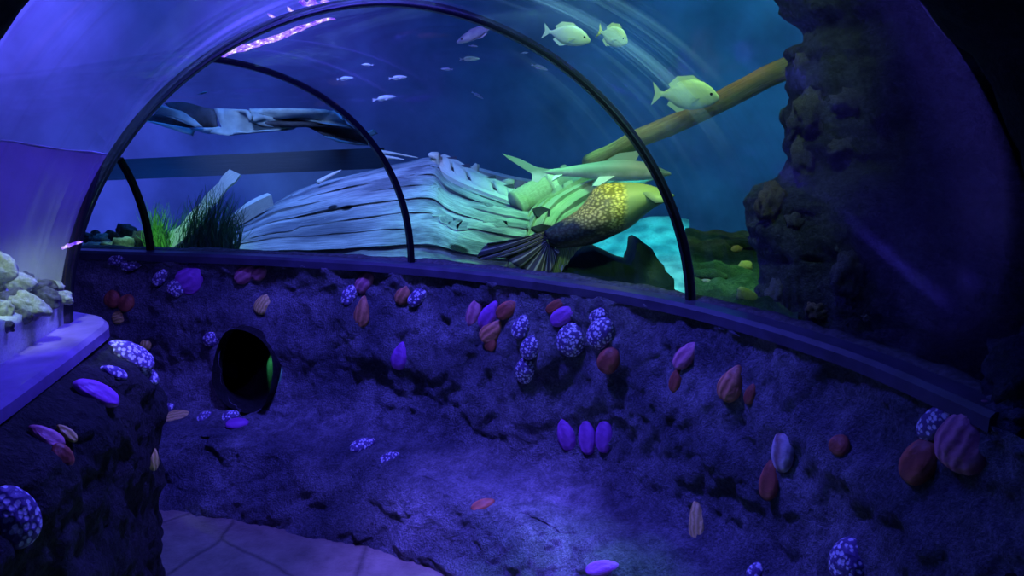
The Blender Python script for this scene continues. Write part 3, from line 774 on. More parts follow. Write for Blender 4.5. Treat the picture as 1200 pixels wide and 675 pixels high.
# ------------------------------------------------------------------ cyan bank, dark rock, algae mound
rows = []
for i in range(41):
    x = 636 + 172 * i / 40; r = []
    for j in range(25):
        f = j / 24; y = 262 + 8 * math.sin(x * .03) + (372 - 262) * f; d = 6.2 - 1.5 * f
        p = at(x, y, d); p += V3((0, 0, fbm(p * 3) * .03)); r.append(p)
    rows.append(r)
m = MB(); m.grid(rows); o = m.build('sand_bank', M['sand']); tag(o, 'bright turquoise lit sand bank behind the dark peaked rock', 'sand', kind='stuff')
rk = [(630, 372), (632, 335), (652, 300), (674, 290), (690, 287), (702, 293), (718, 301), (735, 306), (739, 296), (741, 279), (744, 277), (752, 284), (762, 290), (769, 302), (775, 308), (780, 318), (787, 324), (787, 335), (797, 345), (806, 352), (806, 372)]
rk2 = []
for i, (x, y) in enumerate(rk):
    rk2.append((x, y))
    if i + 1 < len(rk):
        X, Y = rk[i + 1]; rk2.append(((x + X) / 2 + random.uniform(-1, 1), (y + Y) / 2 + random.uniform(-1, 1)))
o = blob('peaked_rock', rk2, 3.75, .28, mat_rock('smooth dark rock', (.01, .03, .05), (.015, .05, .07), (.03, .075, .09), 6, .4, .02), None, .25)
tag(o, 'dark smooth peaked rock rising behind the ledge below the scaled fish', 'rock')
rows = []
for i in range(61):
    x = 803 + 132 * i / 60; r = []
    for j in range(50):
        f = j / 49; y = (268 + .055 * (x - 803) + 1.5 * math.sin(x * .2)) + (392 - 268) * f + max(0, (x - 880)) * .12 * f; d = 4.3 * (1 - f) ** 1.2 + 2.2 * (1 - (1 - f) ** 1.2)
        d = max(d, 2.62 - .003 * (x - 806))
        p = at(x, y, d); p.z += (fbm(p * 4) * .05 + fbm(p * 17) * .014) * min(1, (f + .02) * 6); r.append(p)
    rows.append(r)
m = MB(); m.grid(rows)
m.v = list(m.v); o = m.build('algae_mound', M['algae']); tag(o, 'green algae covered sand mound behind the glass at the foot of the reef rock', 'mound')
mb_bvh = BVHTree.FromPolygons([v.co.copy() for v in o.data.vertices], [tuple(p.vertices) for p in o.data.polygons])
def on(bvh, px, py):
    d = ray(px, py).normalized(); return bvh.ray_cast(V3((0, 0, H)), d)
def lump(name, loc, sx, sy, sz, mat, seed, amp=.18, sub=4, rot=0, nsc=2.2, flat_to=None):
    bm = bmesh.new(); bmesh.ops.create_icosphere(bm, subdivisions=sub, radius=1)
    for v in bm.verts:
        p = v.co.copy(); k = 1 + amp * fbm(p * nsc * .6 + V3((seed, seed * 2.1, 0)), 3) * 1.6 + amp * .3 * fbm(p * nsc * 3 + V3((seed, 0, 3)), 3)
        v.co = V3((p.x * sx, p.y * sy, p.z * sz)) * k
    bmesh.ops.rotate(bm, verts=bm.verts, matrix=Matrix.Rotation(rot, 3, 'Y'))
    me = bpy.data.meshes.new(name); bm.to_mesh(me); bm.free(); me.materials.append(mat)
    for p in me.polygons: p.use_smooth = True
    o = bpy.data.objects.new(name, me); COL.objects.link(o); o.location = loc; return o
for k, (x, y, w, h, rot, mt, lab) in enumerate(((862, 292, 8, 5, -.5, 'yellowcoral', 'yellowish coral knob highest on the algae mound'), (873, 312, 9, 7, .2, 'yellowcoral', 'round yellow green coral knob in the middle of the algae mound'),
        (875, 347, 15, 9, .55, 'limecoral', 'bright lime green oval coral plate on the algae mound by the ledge'), (830, 322, 22, 7, .1, 'algae', 'broad green algae covered stone low on the mound'), (826, 330, 7, 4, 0, 'stone', 'small grey stone on the broad green stone'), (868, 286, 18, 6, .1, 'algae', 'green algae covered stone under the highest coral knob'))):
    h_ = on(mb_bvh, x, y); loc = h_[0] if h_[0] else at(x, y, 3.2); q = loc.y / F
    tag(lump('coral' if 'coral' in mt else 'algae_stone', loc + V3((0, -.01, 0)), w * q, .7 * w * q, h * q, M[mt], k * 3.1, .15, 3, rot), lab, 'coral' if 'coral' in mt else 'stone')

# ------------------------------------------------------------------ reef rock at the right
edge = [(905, -40), (918, 0), (940, 18), (944, 32), (927, 52), (934, 66), (924, 78), (926, 96), (932, 112), (924, 128), (930, 150), (926, 172), (938, 190), (930, 207), (912, 222), (893, 232), (888, 246), (893, 262), (889, 280), (896, 300), (905, 318), (903, 340), (898, 356), (900, 374), (905, 400), (925, 440), (950, 480)]
ec = catmull([V3((x + 14 + 16 * max(0, min(1, (240 - y) / 160)), y, 0)) for x, y in edge], 150)
rows = []
for e in ec:
    r = []
    for j in range(70):
        w = PI * (1.06 - 1.12 * j / 69)          # half round: left rim, front, right
        base = at(e.x, e.y, 2.62); R = .8
        c = V3((base.x + R, 2.86, base.z))
        p = c + V3((math.cos(w) * R, -math.sin(w) * .40, 0))
        lim = 1
        p += V3((0, -1, 0)) * (fbm(p * 4, 4) * .14 + abs(fbm(p * 11, 3)) * .06 + fbm(p * 26, 3) * .015) * math.sin(max(.0, min(PI, w))) + V3((-1, 0, .4)) * (fbm(p * 13 + V3((3, 3, 3)), 4) * .03)
        # keep it on the water side of the panes
        r.append(p)
    rows.append(r)
m = MB(); m.grid(rows); o = m.build('reef_rock', M['reef'])
def push_out(o, gap=.05):
    for v in o.data.vertices:
        z = v.co.z; best = None
        for i in range(0, 200, 3):
            d = (V3((v.co.x, v.co.y, 0)) - path[i]).length
            if best is None or d < best[0]: best = (d, i)
        i = best[1]; s_ = (V3((v.co.x, v.co.y, 0)) - path[i]).dot(nrm[i])
        h = max(0, z - ZL); lim = -gap + (1.0 - math.sqrt(max(0, 1.0 - min(1, h) ** 2))) * .95
        if s_ > lim: v.co -= nrm[i] * (s_ - lim)
push_out(o)
tag(o, 'tall dark craggy reef rock behind the glass at the right', 'rock')
rbvh = BVHTree.FromPolygons([v.co.copy() for v in o.data.vertices], [tuple(p.vertices) for p in o.data.polygons])
for k, (x, y, w, h, mt, lab) in enumerate(((952, 132, 22, 26, 'coral', 'pale violet coral lump high on the reef rock'), (998, 118, 20, 14, 'coral', 'bluish coral lump beside the pale violet lump high on the reef rock'), (906, 238, 16, 22, 'coraltan', 'tan coral lump sticking out at the left of the reef rock'),
      (935, 258, 14, 14, 'coral', 'violet coral knob beside the tan coral lump'), (996, 322, 18, 30, 'coral', 'bluish tall coral lump low on the reef rock'), (912, 350, 12, 22, 'coral', 'bluish coral at the foot of the reef rock by the algae mound'), (990, 175, 16, 12, 'coral', 'dim blue coral lump halfway up the reef rock'),
      (945, 180, 14, 30, 'coral', 'tall pale coral rib at the left face of the reef rock'), (942, 74, 9, 14, 'coral', 'small violet coral near the upper end of the mossy spar'), (1016, 372, 6, 5, 'stone', 'small white pebble low on the reef rock'), (960, 365, 14, 12, 'coraltan', 'brownish coral cluster just above the ledge'), (985, 288, 4, 9, 'stone', 'tiny pale tube coral in the middle of the reef rock'))):
    h_ = on(rbvh, x, y); loc = h_[0] if h_[0] else at(x, y, 2.5); q = loc.y / F
    tag(lump('pale_pebble' if mt == 'stone' else 'coral_lump', loc + V3((0, .01, 0)), w * q, .7 * w * q, h * q, M[mt], k * 2.3 + 1, .3, 4, 0, 3.2), lab, 'pebble' if mt == 'stone' else 'coral')

tag(lump('dark_boulder', at(1232, 455, 1.5), .115, .12, .17, M['reef'], 4.4, .25, 5, .2, 2.6), 'dark boulder closing the right end of the ledge', 'rock')
tag(lump('wall_stone', at(1192, 486, 1.47), .062, .07, .045, M['wall'], 9.1, .25, 4, -.3, 2.6), 'rough blue stone wedged under the right end of the ledge', 'stone')
# ------------------------------------------------------------------ left tank: sand behind the pane, rocks
rows = []
def inner_x(y):
    for (a, b) in zip(ST, ST[1:]):
        (x0, y0), (x1, y1) = a[1], b[1]
        if y <= y1: return x0 + (x1 - x0) * (y - y0) / (y1 - y0)
for i in range(61):
    y = 1.41 + (2.205 - 1.41) * i / 60; x = inner_x(y) - .012
    zc = 1.185 - .055 * (y - 1.41) / .8 + .006 * math.sin(i * .7) + .01 * fbm(V3((i * .12, 0, 0)))
    r = [V3((x, y, 1.045)), V3((x, y, 1.09)), V3((x + .004, y, 1.13)), V3((x + .006, y, zc))]
    for j in range(1, 20):
        d = .9 * (j / 19) ** 1.3 * min(1, (2.30 - y) * 2.2 + .25); p = V3((x - d, y + .05 * d, zc + .10 * min(1, d / .3) + .012 * fbm(V3((d * 9, y * 9, 0))) * min(1, j / 3))); r.append(p)
    rows.append(r)
m = MB(); m.grid(rows); o = m.build('pale_sand', M['sand']); tag(o, 'pale lit sand heaped against the left pane under the rocks', 'sand', kind='stuff')
LR = [(-16, 322, 30, 26, 2.12, 'stone', 'tall pale rock at the back left corner of the rock pile'), (4, 316, 17, 20, 2.1, 'stone', 'round green lit rock highest on the pile at the frame edge'), (24, 333, 17, 12, 2.1, 'stone', 'lumpy pale rock next to the highest round rock'), (31, 327, 9, 8, 2.14, 'darkstone', 'small dark rock on top of the pile'),
      (44, 340, 20, 12, 2.16, 'darkstone', 'grey violet rock behind the big yellow slab'), (62, 336, 12, 8, 2.2, 'stone', 'small violet grey rock at the back of the pile'), (56, 350, 16, 13, 2.12, 'darkstone', 'dark grey sloping rock right of the big yellow slab'), (36, 358, 24, 13, 1.98, 'stone', 'big yellow green slab leaning in front of the rock pile'),
      (14, 352, 18, 14, 2.02, 'darkstone', 'dark rock in the gap left of the big yellow slab'), (2, 366, 13, 18, 1.9, 'stone', 'green lit rock low at the frame edge'), (8, 383, 9, 8, 1.83, 'darkstone', 'small dark rock lowest on the sand at the frame edge'), (75, 349, 11, 9, 2.17, 'stone', 'pale green rock beside the arch foot'), (26, 371, 12, 10, 1.93, 'darkstone', 'dark rock under the big yellow slab')]
for k, (x, y, w, h, d, mt, lab) in enumerate(LR):
    q = d / F; tag(lump('tank_rock', at(x, y, d), w * q, .6 * w * q, h * q, M[mt], k * 1.7 + 5, .24, 4, (.55 if k in (7, 6) else .1 * math.sin(k * 3)), 1.7), lab, 'rock', 'rocks in the left tank')
FR = [(103, 279, 9, 6, 4.5, 'darkstone', 'small dark stone farthest left at the far tunnel pane'), (119, 281, 9, 7, 4.4, 'stone', 'grey stone among the small stones at the far pane'), (130, 276, 8, 6, 4.5, 'darkstone', 'dark stone left of the tallest dark boulder at the far pane'), (148, 271, 12, 9, 4.6, 'darkstone', 'tallest dark boulder seen under the smallest arch'), (144, 287, 12, 10, 4.2, 'stone', 'largest pale stone in front of the tallest dark boulder'),
      (163, 281, 10, 10, 4.4, 'darkstone', 'dark boulder beside the foot of the smallest arch'), (108, 289, 11, 5, 4.2, 'stone', 'flat pale stone low at the far pane'), (127, 288, 9, 6, 4.2, 'stone', 'round grey stone between two pale stones at the far pane'), (168, 276, 6, 6, 4.5, 'darkstone', 'small dark stone half behind the smallest arch'), (112, 274, 5, 4, 4.6, 'darkstone', 'tiny dark stone on the skyline at the far pane')]
for k, (x, y, w, h, d, mt, lab) in enumerate(FR):
    q = d / F; tag(lump('seabed_stone', at(x, y, d), w * q, .8 * w * q, h * q, M[mt], k * 2.9, .3, 3), lab, 'stone', 'stones at the far pane')
m = MB(); m.grid([[at(60 + 140 * i / 30, 286 + 14 * (j / 8), 5.0 - .95 * j / 8) + V3((0, 0, .02 * fbm(V3((i * .4, j * .4, 0))))) for j in range(9)] for i in range(31)])
o = m.build('shell_gravel', M['stone']); tag(o, 'violet grey gravel under the stones at the far pane', 'gravel', kind='stuff')

# ------------------------------------------------------------------ seagrass
def seagrass(label, x0, x1, ybase, ytop, depth, n, mat, seed, lean=0):
    r_ = random.Random(seed); m = MB()
    for k in range(n):
        f = r_.random(); x = x0 + (x1 - x0) * f; d = depth + r_.uniform(-.14, .14)
        hgt = (ybase - ytop) * r_.uniform(.45, 1.0) * (.75 + .25 * math.sin(PI * f)) * d / F
        a = at(x, ybase, d); w = r_.uniform(.003, .006); ph = r_.uniform(0, 6); am = r_.uniform(.02, .07)
        pts = []
        for j in range(9):
            t = j / 8
            pts.append(a + V3((lean * t * t + am * math.sin(ph + t * 3.4) * t, .04 * math.sin(ph * 2 + t * 3) * t, hgt * t)))
        rt = V3((math.cos(ph), math.sin(ph) * .5, 0)).normalized()
        m.grid([[p - rt * w * (1 - .85 * j / 8), p + rt * w * (1 - .85 * j / 8)] for j, p in enumerate(pts)])
    o = m.build('seagrass', mat); tag(o, label, 'seagrass'); return o
seagrass('bright green seagrass clump at the foot of the smallest arch', 172, 197, 302, 232, 4.2, 190, M['grasslit'], 1, .02)
seagrass('thin sparse darker seagrass between the bright and the large clump', 192, 218, 302, 234, 4.6, 70, M['grassdark'], 2, .12)
seagrass('large dark green seagrass clump in front of the leaning plank', 215, 276, 304, 212, 3.98, 330, M['grassdark'], 3, .06)

# ------------------------------------------------------------------ shells set in the rock walls
def bvh_of(o): return BVHTree.FromPolygons([v.co.copy() for v in o.data.vertices], [tuple(p.vertices) for p in o.data.polygons])
BW, BL = bvh_of(wall), bvh_of(lwall)
def shell_mesh(key, kind, seed):
    r_ = random.Random(seed); rings = []; NA = 40; NR = 14
    pt = {'oval': .12, 'drop': .42, 'long': .3}[kind]; jag = .02 if kind == 'oval' else .05
    def outline(w):
        x = math.cos(w); y = math.sin(w) * (1 - pt * x - .1 * pt * math.cos(2 * w))
        k = 1 + jag * noise.noise(V3((x * 2.2, y * 2.2, seed)))
        return x * k, y * k
    m = MB(); rows = []
    for j in range(-5, NR + 1):
        if j < 0: rr_, z = math.sqrt(max(0, 1 - (j / 5.0) ** 2)) * .98 + .02 * 0, j / 5 * .35
        else:
            a = j / NR * PI / 2; rr_, z = math.cos(a), math.sin(a)
        rr_ = max(rr_, .02); ring = []
        for q in range(NA):
            w = 2 * PI * q / NA; x, y = outline(w)
            rid = (.035 * math.sin(rr_ * 30 + 2 * noise.noise(V3((w, seed, 0)))) + .05 * noise.noise(V3((x * 3 * rr_, y * 3 * rr_, seed + 4)))) if j > 0 else 0
            cx = .28 * z if z > 0 else 0
            ring.append(V3((x * rr_ + cx * (1 - rr_), y * rr_, z * (1 + rid) + rid * .5)))
        rows.append(ring)
    m.loft(rows)
    me = bpy.data.meshes.new(key); me.from_pydata([tuple(v) for v in m.v], [], m.f)
    bm = bmesh.new(); bm.from_mesh(me); bmesh.ops.recalc_face_normals(bm, faces=bm.faces); bm.to_mesh(me); bm.free()
    for p in me.polygons: p.use_smooth = True
    me.materials.append(None); return me
SHM = {k: shell_mesh('shell_' + k, k, i + 2) for i, k in enumerate(('oval', 'drop', 'long'))}
def shell(px, py, L, W, ang, typ, label, shape='oval', wallo='r', thick=.55, grp=None, lift=0):
    bv = BW if wallo == 'r' else BL
    d = ray(px, py).normalized(); org = V3((0, 0, H))
    loc, nor, idx, dist = bv.ray_cast(org, d)
    if loc is None: print('MISS', px, py, label); return
    # an averaged wall normal round the spot
    n = V3((0, 0, 0))
    for a in range(8):
        h2 = bv.ray_cast(org, ray(px + math.cos(a * .785) * L * .5, py + math.sin(a * .785) * L * .5).normalized())
        if h2[0] is not None and (h2[0] - loc).length < .4: n += h2[1] if h2[1].dot(d) < 0 else -h2[1]
    n = (n.normalized() + (-d) * .35).normalized()
    ca, sa = math.cos(math.radians(ang)), -math.sin(math.radians(ang))
    def on_plane(x, y):
        r = ray(x, y); t = (loc - org).dot(n) / r.dot(n); return org + r * t
    a, b = on_plane(px - ca * L / 2, py - sa * L / 2), on_plane(px + ca * L / 2, py + sa * L / 2)
    X = (b - a); lx = min(X.length, 1.6 * L * dist / F) / 2; X = (X - n * X.dot(n)).normalized(); Y = n.cross(X)
    wy = W * dist / F / 2 * 1.05; hz = wy * thick * 1.3
    o = bpy.data.objects.new('shell', SHM[shape].copy()); COL.objects.link(o)
    o.data.materials.clear(); 
    for v in o.data.vertices: v.co = V3((v.co.x * lx, v.co.y * wy, v.co.z * hz))
    o.data.materials.append(M['sh_' + typ])
    o.matrix_world = Matrix.Translation(loc + n * (hz * .12 + lift)) @ Matrix((X, Y, n)).transposed().to_4x4()
    tag(o, label, 'shell', grp); return o
SH = [
 (142, 303, 32, 11, 18, 'S', 'left of two long speckled shells under the ledge by the smallest arch', 'long'), (158, 308, 34, 12, 22, 'S', 'right of two long speckled shells under the ledge by the smallest arch', 'long'),
 (188, 325, 24, 12, 55, 'S', 'small speckled shell left of the big violet shell', 'oval'),
 (208, 337, 24, 18, 35, 'S', 'speckled shell tucked under the big violet shell', 'oval'), (225, 327, 38, 26, 40, 'P', 'big violet shell high on the far wall below the seagrass', 'drop'),
 (288, 321, 30, 17, 38, 'K', 'pinkish orange oval shell, larger of a pair above the crawl hole', 'oval'), (304, 320, 20, 14, 42, 'K', 'pinkish orange oval shell, smaller of a pair above the crawl hole', 'oval'),
 (309, 357, 26, 18, 60, 'Y', 'dim yellowish brown shell above the right rim of the crawl hole', 'oval'),
 (133, 350, 22, 17, 80, 'R', 'dark red shell at the upper left of the far left trio', 'oval'), (149, 355, 22, 16, 55, 'R', 'dark red shell at the right of the far left trio', 'oval'), (140, 372, 16, 13, 20, 'Y', 'small yellow shell under the dark red pair at far left', 'oval'),
 (171, 404, 14, 11, 80, 'Y', 'tiny yellow shell above the left rock corner', 'oval'),
 (247, 397, 18, 15, 70, 'S', 'small bluish speckled shell touching the crawl hole at its left', 'oval'),
 (197, 478, 18, 9, 25, 'S', 'small speckled shell behind the yellow one on the bench', 'oval'), (207, 489, 34, 15, 12, 'Y', 'yellow flat shell lying on the bench', 'oval'), (240, 489, 20, 12, 25, 'S', 'speckled shell on the bench right of the yellow one', 'oval'),
 (270, 488, 22, 13, 20, 'S', 'speckled shell on the bench under the crawl hole', 'oval'), (278, 497, 28, 14, 5, 'P', 'dim violet shell on the bench in front of a speckled one', 'oval'),
 (410, 345, 28, 16, 65, 'S', 'speckled shell left of the pink shell under the second arch', 'oval'), (428, 331, 28, 19, 55, 'K', 'bright pink shell under the ledge left of the second arch', 'oval'), (425, 365, 38, 17, 82, 'B', 'orange pointed shell hanging under the bright pink shell', 'drop'),
 (473, 345, 26, 17, 60, 'B', 'orange brown shell behind a speckled one below the second arch foot', 'oval'), (491, 347, 32, 16, 42, 'S', 'speckled shell overlapping an orange brown one below the second arch foot', 'oval'),
 (469, 417, 34, 18, 78, 'P', 'lone bright violet shell in the middle of the far wall', 'drop'),
 (425, 522, 32, 16, 20, 'S', 'speckled shell on the slope above the bench, larger of two', 'oval'), (457, 537, 26, 13, 18, 'S', 'speckled shell on the slope above the bench, smaller of two', 'oval'),
 (556, 367, 36, 18, 75, 'K', 'pinkish shell at the left of the brown and violet cluster', 'oval'), (574, 369, 38, 19, 62, 'P', 'bright violet shell at the top of the brown and violet cluster', 'drop'), (594, 363, 28, 18, 35, 'R', 'dark brown shell at the right of the brown and violet cluster', 'oval'), (579, 386, 40, 19, 40, 'B', 'brown ridged shell in front in the brown and violet cluster', 'drop'), (576, 400, 24, 14, 75, 'R', 'dark pointed shell lowest in the brown and violet cluster', 'drop'),
 (611, 383, 30, 19, 65, 'S', 'speckled shell right of the brown and violet cluster', 'oval'), (622, 407, 30, 22, 68, 'S', 'speckled shell upper in the tall speckled pair', 'oval'), (616, 433, 32, 23, 75, 'S', 'speckled shell lower in the tall speckled pair', 'oval'),
 (653, 358, 30, 13, 28, 'R', 'dark brown shell wedged above a violet shell under the ledge', 'oval'), (661, 370, 36, 20, 28, 'P', 'violet shell on top of the largest speckled shell', 'oval'), (670, 397, 42, 33, 75, 'S', 'largest speckled shell in the middle of the right wall', 'oval'),
 (703, 370, 26, 17, 28, 'S', 'small speckled shell over a large one under the ledge', 'oval'), (705, 390, 38, 30, 55, 'S', 'large speckled shell between a small speckled and a red brown one', 'oval'), (714, 422, 32, 25, 60, 'R', 'dark red brown shell under the two speckled ones', 'oval'),
 (806, 415, 44, 20, 48, 'K', 'pinkish long shell under the ledge beside the big arch foot', 'long'), (793, 445, 30, 15, 70, 'R', 'brown shell below the pinkish long shell', 'oval'),
 (858, 449, 46, 25, 65, 'B', 'orange brown ridged shell right of the pinkish long shell', 'drop'), (880, 462, 26, 13, 70, 'R', 'very dark shell behind the orange brown ridged shell', 'oval'),
 (919, 527, 54, 25, 85, 'W', 'brown shell with pale bands on the right wall', 'oval'), (903, 561, 52, 20, 80, 'R', 'dark brown shell under the pale banded one', 'long'),
 (665, 509, 40, 23, 100, 'P', 'violet shell, left of the trio low on the wall', 'oval'), (689, 511, 44, 21, 92, 'P', 'violet shell, middle of the trio low on the wall', 'oval'), (709, 510, 42, 21, 85, 'P', 'violet shell, right of the trio low on the wall', 'oval'),
 (817, 614, 62, 17, 92, 'Y', 'slender yellow shell standing upright on the right wall', 'long'),
 (1101, 494, 60, 28, 40, 'S', 'speckled shell beside the big pink ridged shell', 'oval'), (1137, 511, 92, 48, 62, 'K', 'big pink ridged shell at the end of the right ledge', 'drop'), (1080, 540, 62, 34, 55, 'R', 'red brown shell below the speckled one by the ledge end', 'oval'),
 (996, 658, 58, 38, 80, 'S', 'large speckled shell cut off by the lower frame edge', 'oval'), (885, 670, 24, 15, 60, 'S', 'small speckled shell at the lower frame edge', 'oval'),
 (566, 592, 30, 13, 20, 'R', 'dark oval shell embedded in the bench slope', 'oval'), (706, 666, 40, 16, 8, 'P', 'bluish violet shell on the bench at the lower frame edge', 'oval'), (985, 522, 26, 22, 60, 'R', 'very dark shell right of the pale banded one', 'oval'),
]
for a in SH: shell(*a[:7], a[7], 'r', grp='shells set in the right wall')
SL = [(152, 418, 62, 30, 155, 'S', 'large bright speckled shell on the top corner of the left rock', 'oval'), (168, 438, 40, 17, 150, 'S', 'narrow speckled shell below the large bright one on the left rock', 'long'), (133, 437, 34, 14, 160, 'S', 'thin speckled shell under the large bright one on the left rock', 'long'), (112, 462, 60, 26, 155, 'P', 'broad violet shell lower on the top of the left rock', 'oval'),
      (54, 512, 48, 17, 150, 'K', 'dark pink twisted shell on the shaded left rock', 'long'), (72, 535, 34, 20, 120, 'R', 'dark red shell on the shaded left rock below the pink twisted one', 'oval'), (78, 508, 30, 11, 140, 'Y', 'thin yellowish shell on the shaded left rock', 'long'), (14, 606, 78, 44, 115, 'S', 'large dim speckled shell at the left frame edge', 'oval'), (178, 535, 34, 12, 100, 'Y', 'faint brownish shell on the right edge of the left rock', 'long')]
for a in SL: shell(*a[:7], a[7], 'l', grp='shells set in the left rock')

# ------------------------------------------------------------------ lamps
def lamp(name, kind, loc, target, col, power, size=.3, spot=60, blend=.6):
    ld = bpy.data.lights.new(name, kind); ld.color = col; ld.energy = power
    if kind == 'AREA': ld.size = size
    elif kind == 'SPOT': ld.spot_size = math.radians(spot); ld.spot_blend = blend; ld.shadow_soft_size = size
    else: ld.shadow_soft_size = size
    o = bpy.data.objects.new(name, ld); COL.objects.link(o); o.location = loc
    o.rotation_euler = (V3(target) - V3(loc)).to_track_quat('-Z', 'Y').to_euler(); return o
# violet glare above the arch, put into self-glowing ribbons instead of lamps
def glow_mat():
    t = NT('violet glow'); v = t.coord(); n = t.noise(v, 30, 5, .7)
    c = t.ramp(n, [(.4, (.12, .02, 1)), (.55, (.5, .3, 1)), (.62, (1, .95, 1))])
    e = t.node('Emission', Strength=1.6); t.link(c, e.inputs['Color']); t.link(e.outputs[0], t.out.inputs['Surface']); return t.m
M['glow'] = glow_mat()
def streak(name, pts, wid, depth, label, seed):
    """a wavy emissive ribbon that imitates lamp glare on the water"""
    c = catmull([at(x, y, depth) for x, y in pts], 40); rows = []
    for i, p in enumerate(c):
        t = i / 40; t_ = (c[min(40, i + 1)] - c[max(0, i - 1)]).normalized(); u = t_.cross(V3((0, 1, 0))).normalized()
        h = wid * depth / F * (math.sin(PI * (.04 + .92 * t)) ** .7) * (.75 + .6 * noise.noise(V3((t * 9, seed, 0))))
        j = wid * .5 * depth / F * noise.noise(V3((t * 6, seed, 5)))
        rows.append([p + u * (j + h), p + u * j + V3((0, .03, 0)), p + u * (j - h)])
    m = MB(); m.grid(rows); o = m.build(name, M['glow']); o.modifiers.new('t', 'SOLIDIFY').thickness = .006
    tag(o, label, 'light', 'violet glare ribbons'); return o
streak('glare_ribbon', [(256, 68), (275, 60), (300, 52), (330, 42), (360, 30), (392, 22)], 4.5, 3.6, 'long jagged violet white glare ribbon just inside the big arch', 1)
streak('glare_ribbon', [(350, 2), (362, 4), (376, 5), (392, 3)], 5, 3.4, 'short bright violet glare ribbon above the big arch at the top edge', 2)
streak('glare_ribbon', [(314, 17), (319, 19), (325, 22)], 1.8, 3.4, 'tiny violet glint left of the short ribbon above the big arch', 3)
streak('glare_ribbon', [(337, 9), (341, 13), (345, 17)], 2.2, 3.4, 'small violet glint touching the short ribbon above the big arch', 4)
streak('glare_ribbon', [(72, 291), (80, 288), (91, 284)], 2.4, 2.18, 'small violet white glare ribbon low beside the left foot of the big arch', 5)
VI = (.09, .075, 1); BL_ = (.03, .07, 1)
lamp('tunnel_lamp', 'SPOT', (-.55, 2.4, 2.6), (-.55, 2.45, 0), (.085, .075, 1), 310, .15, 108, .8)
lamp('near_lamp', 'SPOT', (.1, 1.45, 2.3), (.55, 1.7, 0), (.03, .09, 1), 28, .15, 90, .8)
lamp('bench_spot', 'SPOT', (-.15, 1.9, 2.25), at(550, 600, 2.4), (.13, .1, 1), 460, .05, 36, .9)
lamp('ledge_spot', 'SPOT', (-.6, 2.2, 2.3), (-1.12, 2.1, 1.05), (.13, .08, 1), 60, .05, 30, .8)
lamp('portal_fill', 'POINT', (.1, .9, 2.0), (0, 0, 0), BL_, 1.6, .2)
lamp('left_tank_violet', 'SPOT', (-4.7, 6.2, 4.5), (-5.6, 7.2, 2.9), (.15, .1, 1), 1800, .3, 110, 1)
lamp('back_violet', 'SPOT', (-2.6, 7.8, 4.2), (-2.8, 9.4, 3.3), (.16, .06, 1), 240, .3, 100, 1)
lamp('low_blue', 'SPOT', (-2.7, 6.2, .6), (-3.9, 8.4, .9), (.015, .2, 1), 100, .3, 110, 1)  # hidden low fill added to keep the lower back wall blue
lamp('left_wall_violet', 'SPOT', (-1.3, 1.5, 2.5), (-1.5, 2.3, 1.4), (.13, .07, 1), 50, .1, 50, .8)
lamp('left_rock_spot', 'SPOT', (-1.15, 1.5, 2.4), (-1.4, 2.05, 1.12), (.6, 1, .35), 95, .05, 24, .5)
lamp('wreck_blue', 'SPOT', (-1.3, 3.7, 3.3), (-1.0, 5.0, .9), (.14, .28, 1), 430, .2, 50, .7)
lamp('wreck_violet', 'SPOT', (-.6, 3.9, 3.2), at(440, 205, 5.3), (.25, .15, 1), 110, .2, 30, .8)
lamp('wreck_green', 'SPOT', (.5, 3.7, 3.2), at(600, 250, 4.6), (.22, 1, .42), 330, .2, 34, .8)
lamp('fish_green', 'SPOT', (.7, 2.9, 2.8), at(700, 240, 3.55), (.8, 1, .2), 100, .06, 26, .7)
lamp('shark_green', 'SPOT', (.3, 3.4, 2.6), at(690, 200, 4.2), (.5, 1, .75), 36, .06, 50, .7)  # unseen lamp added to turn the shark greenish
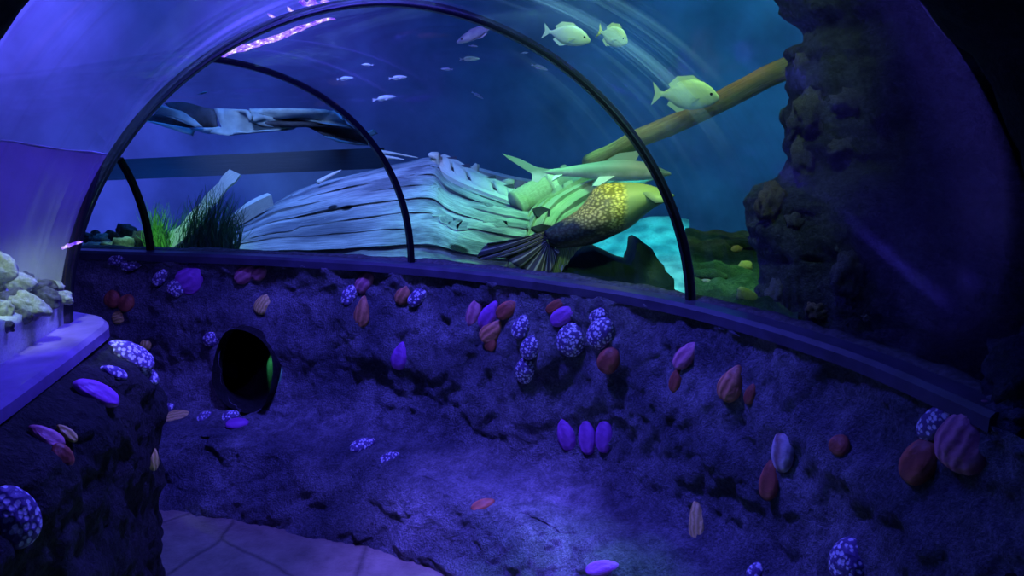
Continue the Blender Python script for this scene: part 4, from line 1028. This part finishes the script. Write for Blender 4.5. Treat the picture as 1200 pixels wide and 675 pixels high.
lamp('top_fish_green', 'SPOT', (.35, 1.9, 2.75), (.62, 2.85, 1.88), (.5, 1, .3), 36, .06, 60, .7)  # unseen lamp added to green the fish over the arch
lamp('spar_fill', 'SPOT', (1.0, 2.6, 3.4), at(830, 130, 3.9), (1, .8, .3), 70, .06, 24, .7)  # warm fill added out of view to brighten the spar
lamp('bank_cyan', 'SPOT', (1.3, 4.3, 3.2), at(770, 305, 5.4), (.03, .9, 1), 420, .15, 40, .6)
lamp('mound_green', 'SPOT', (1.05, 3.0, 2.9), at(850, 320, 3.1), (.4, 1, .35), 90, .1, 40, .7)
lamp('back_teal', 'SPOT', (2.4, 4.4, 4.6), (3.2, 9.0, 2.7), (.04, .45, .8), 900, .5, 80, 1)
lamp('back_blue', 'AREA', (-2.2, 5.6, 4.4), (-2.8, 8.5, .6), (.02, .2, 1), 110, 1.5)
lamp('sheet_blue', 'SPOT', (-2.2, 4.8, 2.9), at(300, 150, 7), (.25, .45, 1), 330, .2, 34, .8)
lamp('weed_green', 'SPOT', (-1.9, 3.6, 2.6), at(205, 275, 4.3), (.35, 1, .45), 90, .1, 26, .6)
lamp('vault_teal', 'SPOT', (.75, 2.95, 3.9), at(695, 70, 2.36), (.3, .9, 1), 800, .1, 22, .9)  # unseen lamp added to backlight the reflection streaks in the vault pane
lamp('front_teal', 'SPOT', (-.25, .35, 1.95), at(700, 70, 2.36), (.3, .9, 1), 70, .05, 24, .9)  # added by the camera to light the same streaks from inside
lamp('small_fish_fill', 'SPOT', (-.2, 1.9, 2.7), at(560, 60, 4.0), (.3, .4, 1), 90, .05, 40, .7)  # unseen fill added to lift the violet fish and its small neighbours
lamp('hole_green', 'SPOT', hcen - hn * .16 + ht * .06, hcen - hn * .12 - ht * .12 + V3((0, 0, -.05)), (.1, 1, .35), .8, .01, 75, .8)  # lamp added inside the hole to make its green crescent
w = bpy.data.worlds.new('World'); S.world = w; w.use_nodes = True
w.node_tree.nodes['Background'].inputs[0].default_value = (.02, .05, .3, 1); w.node_tree.nodes['Background'].inputs[1].default_value = .1
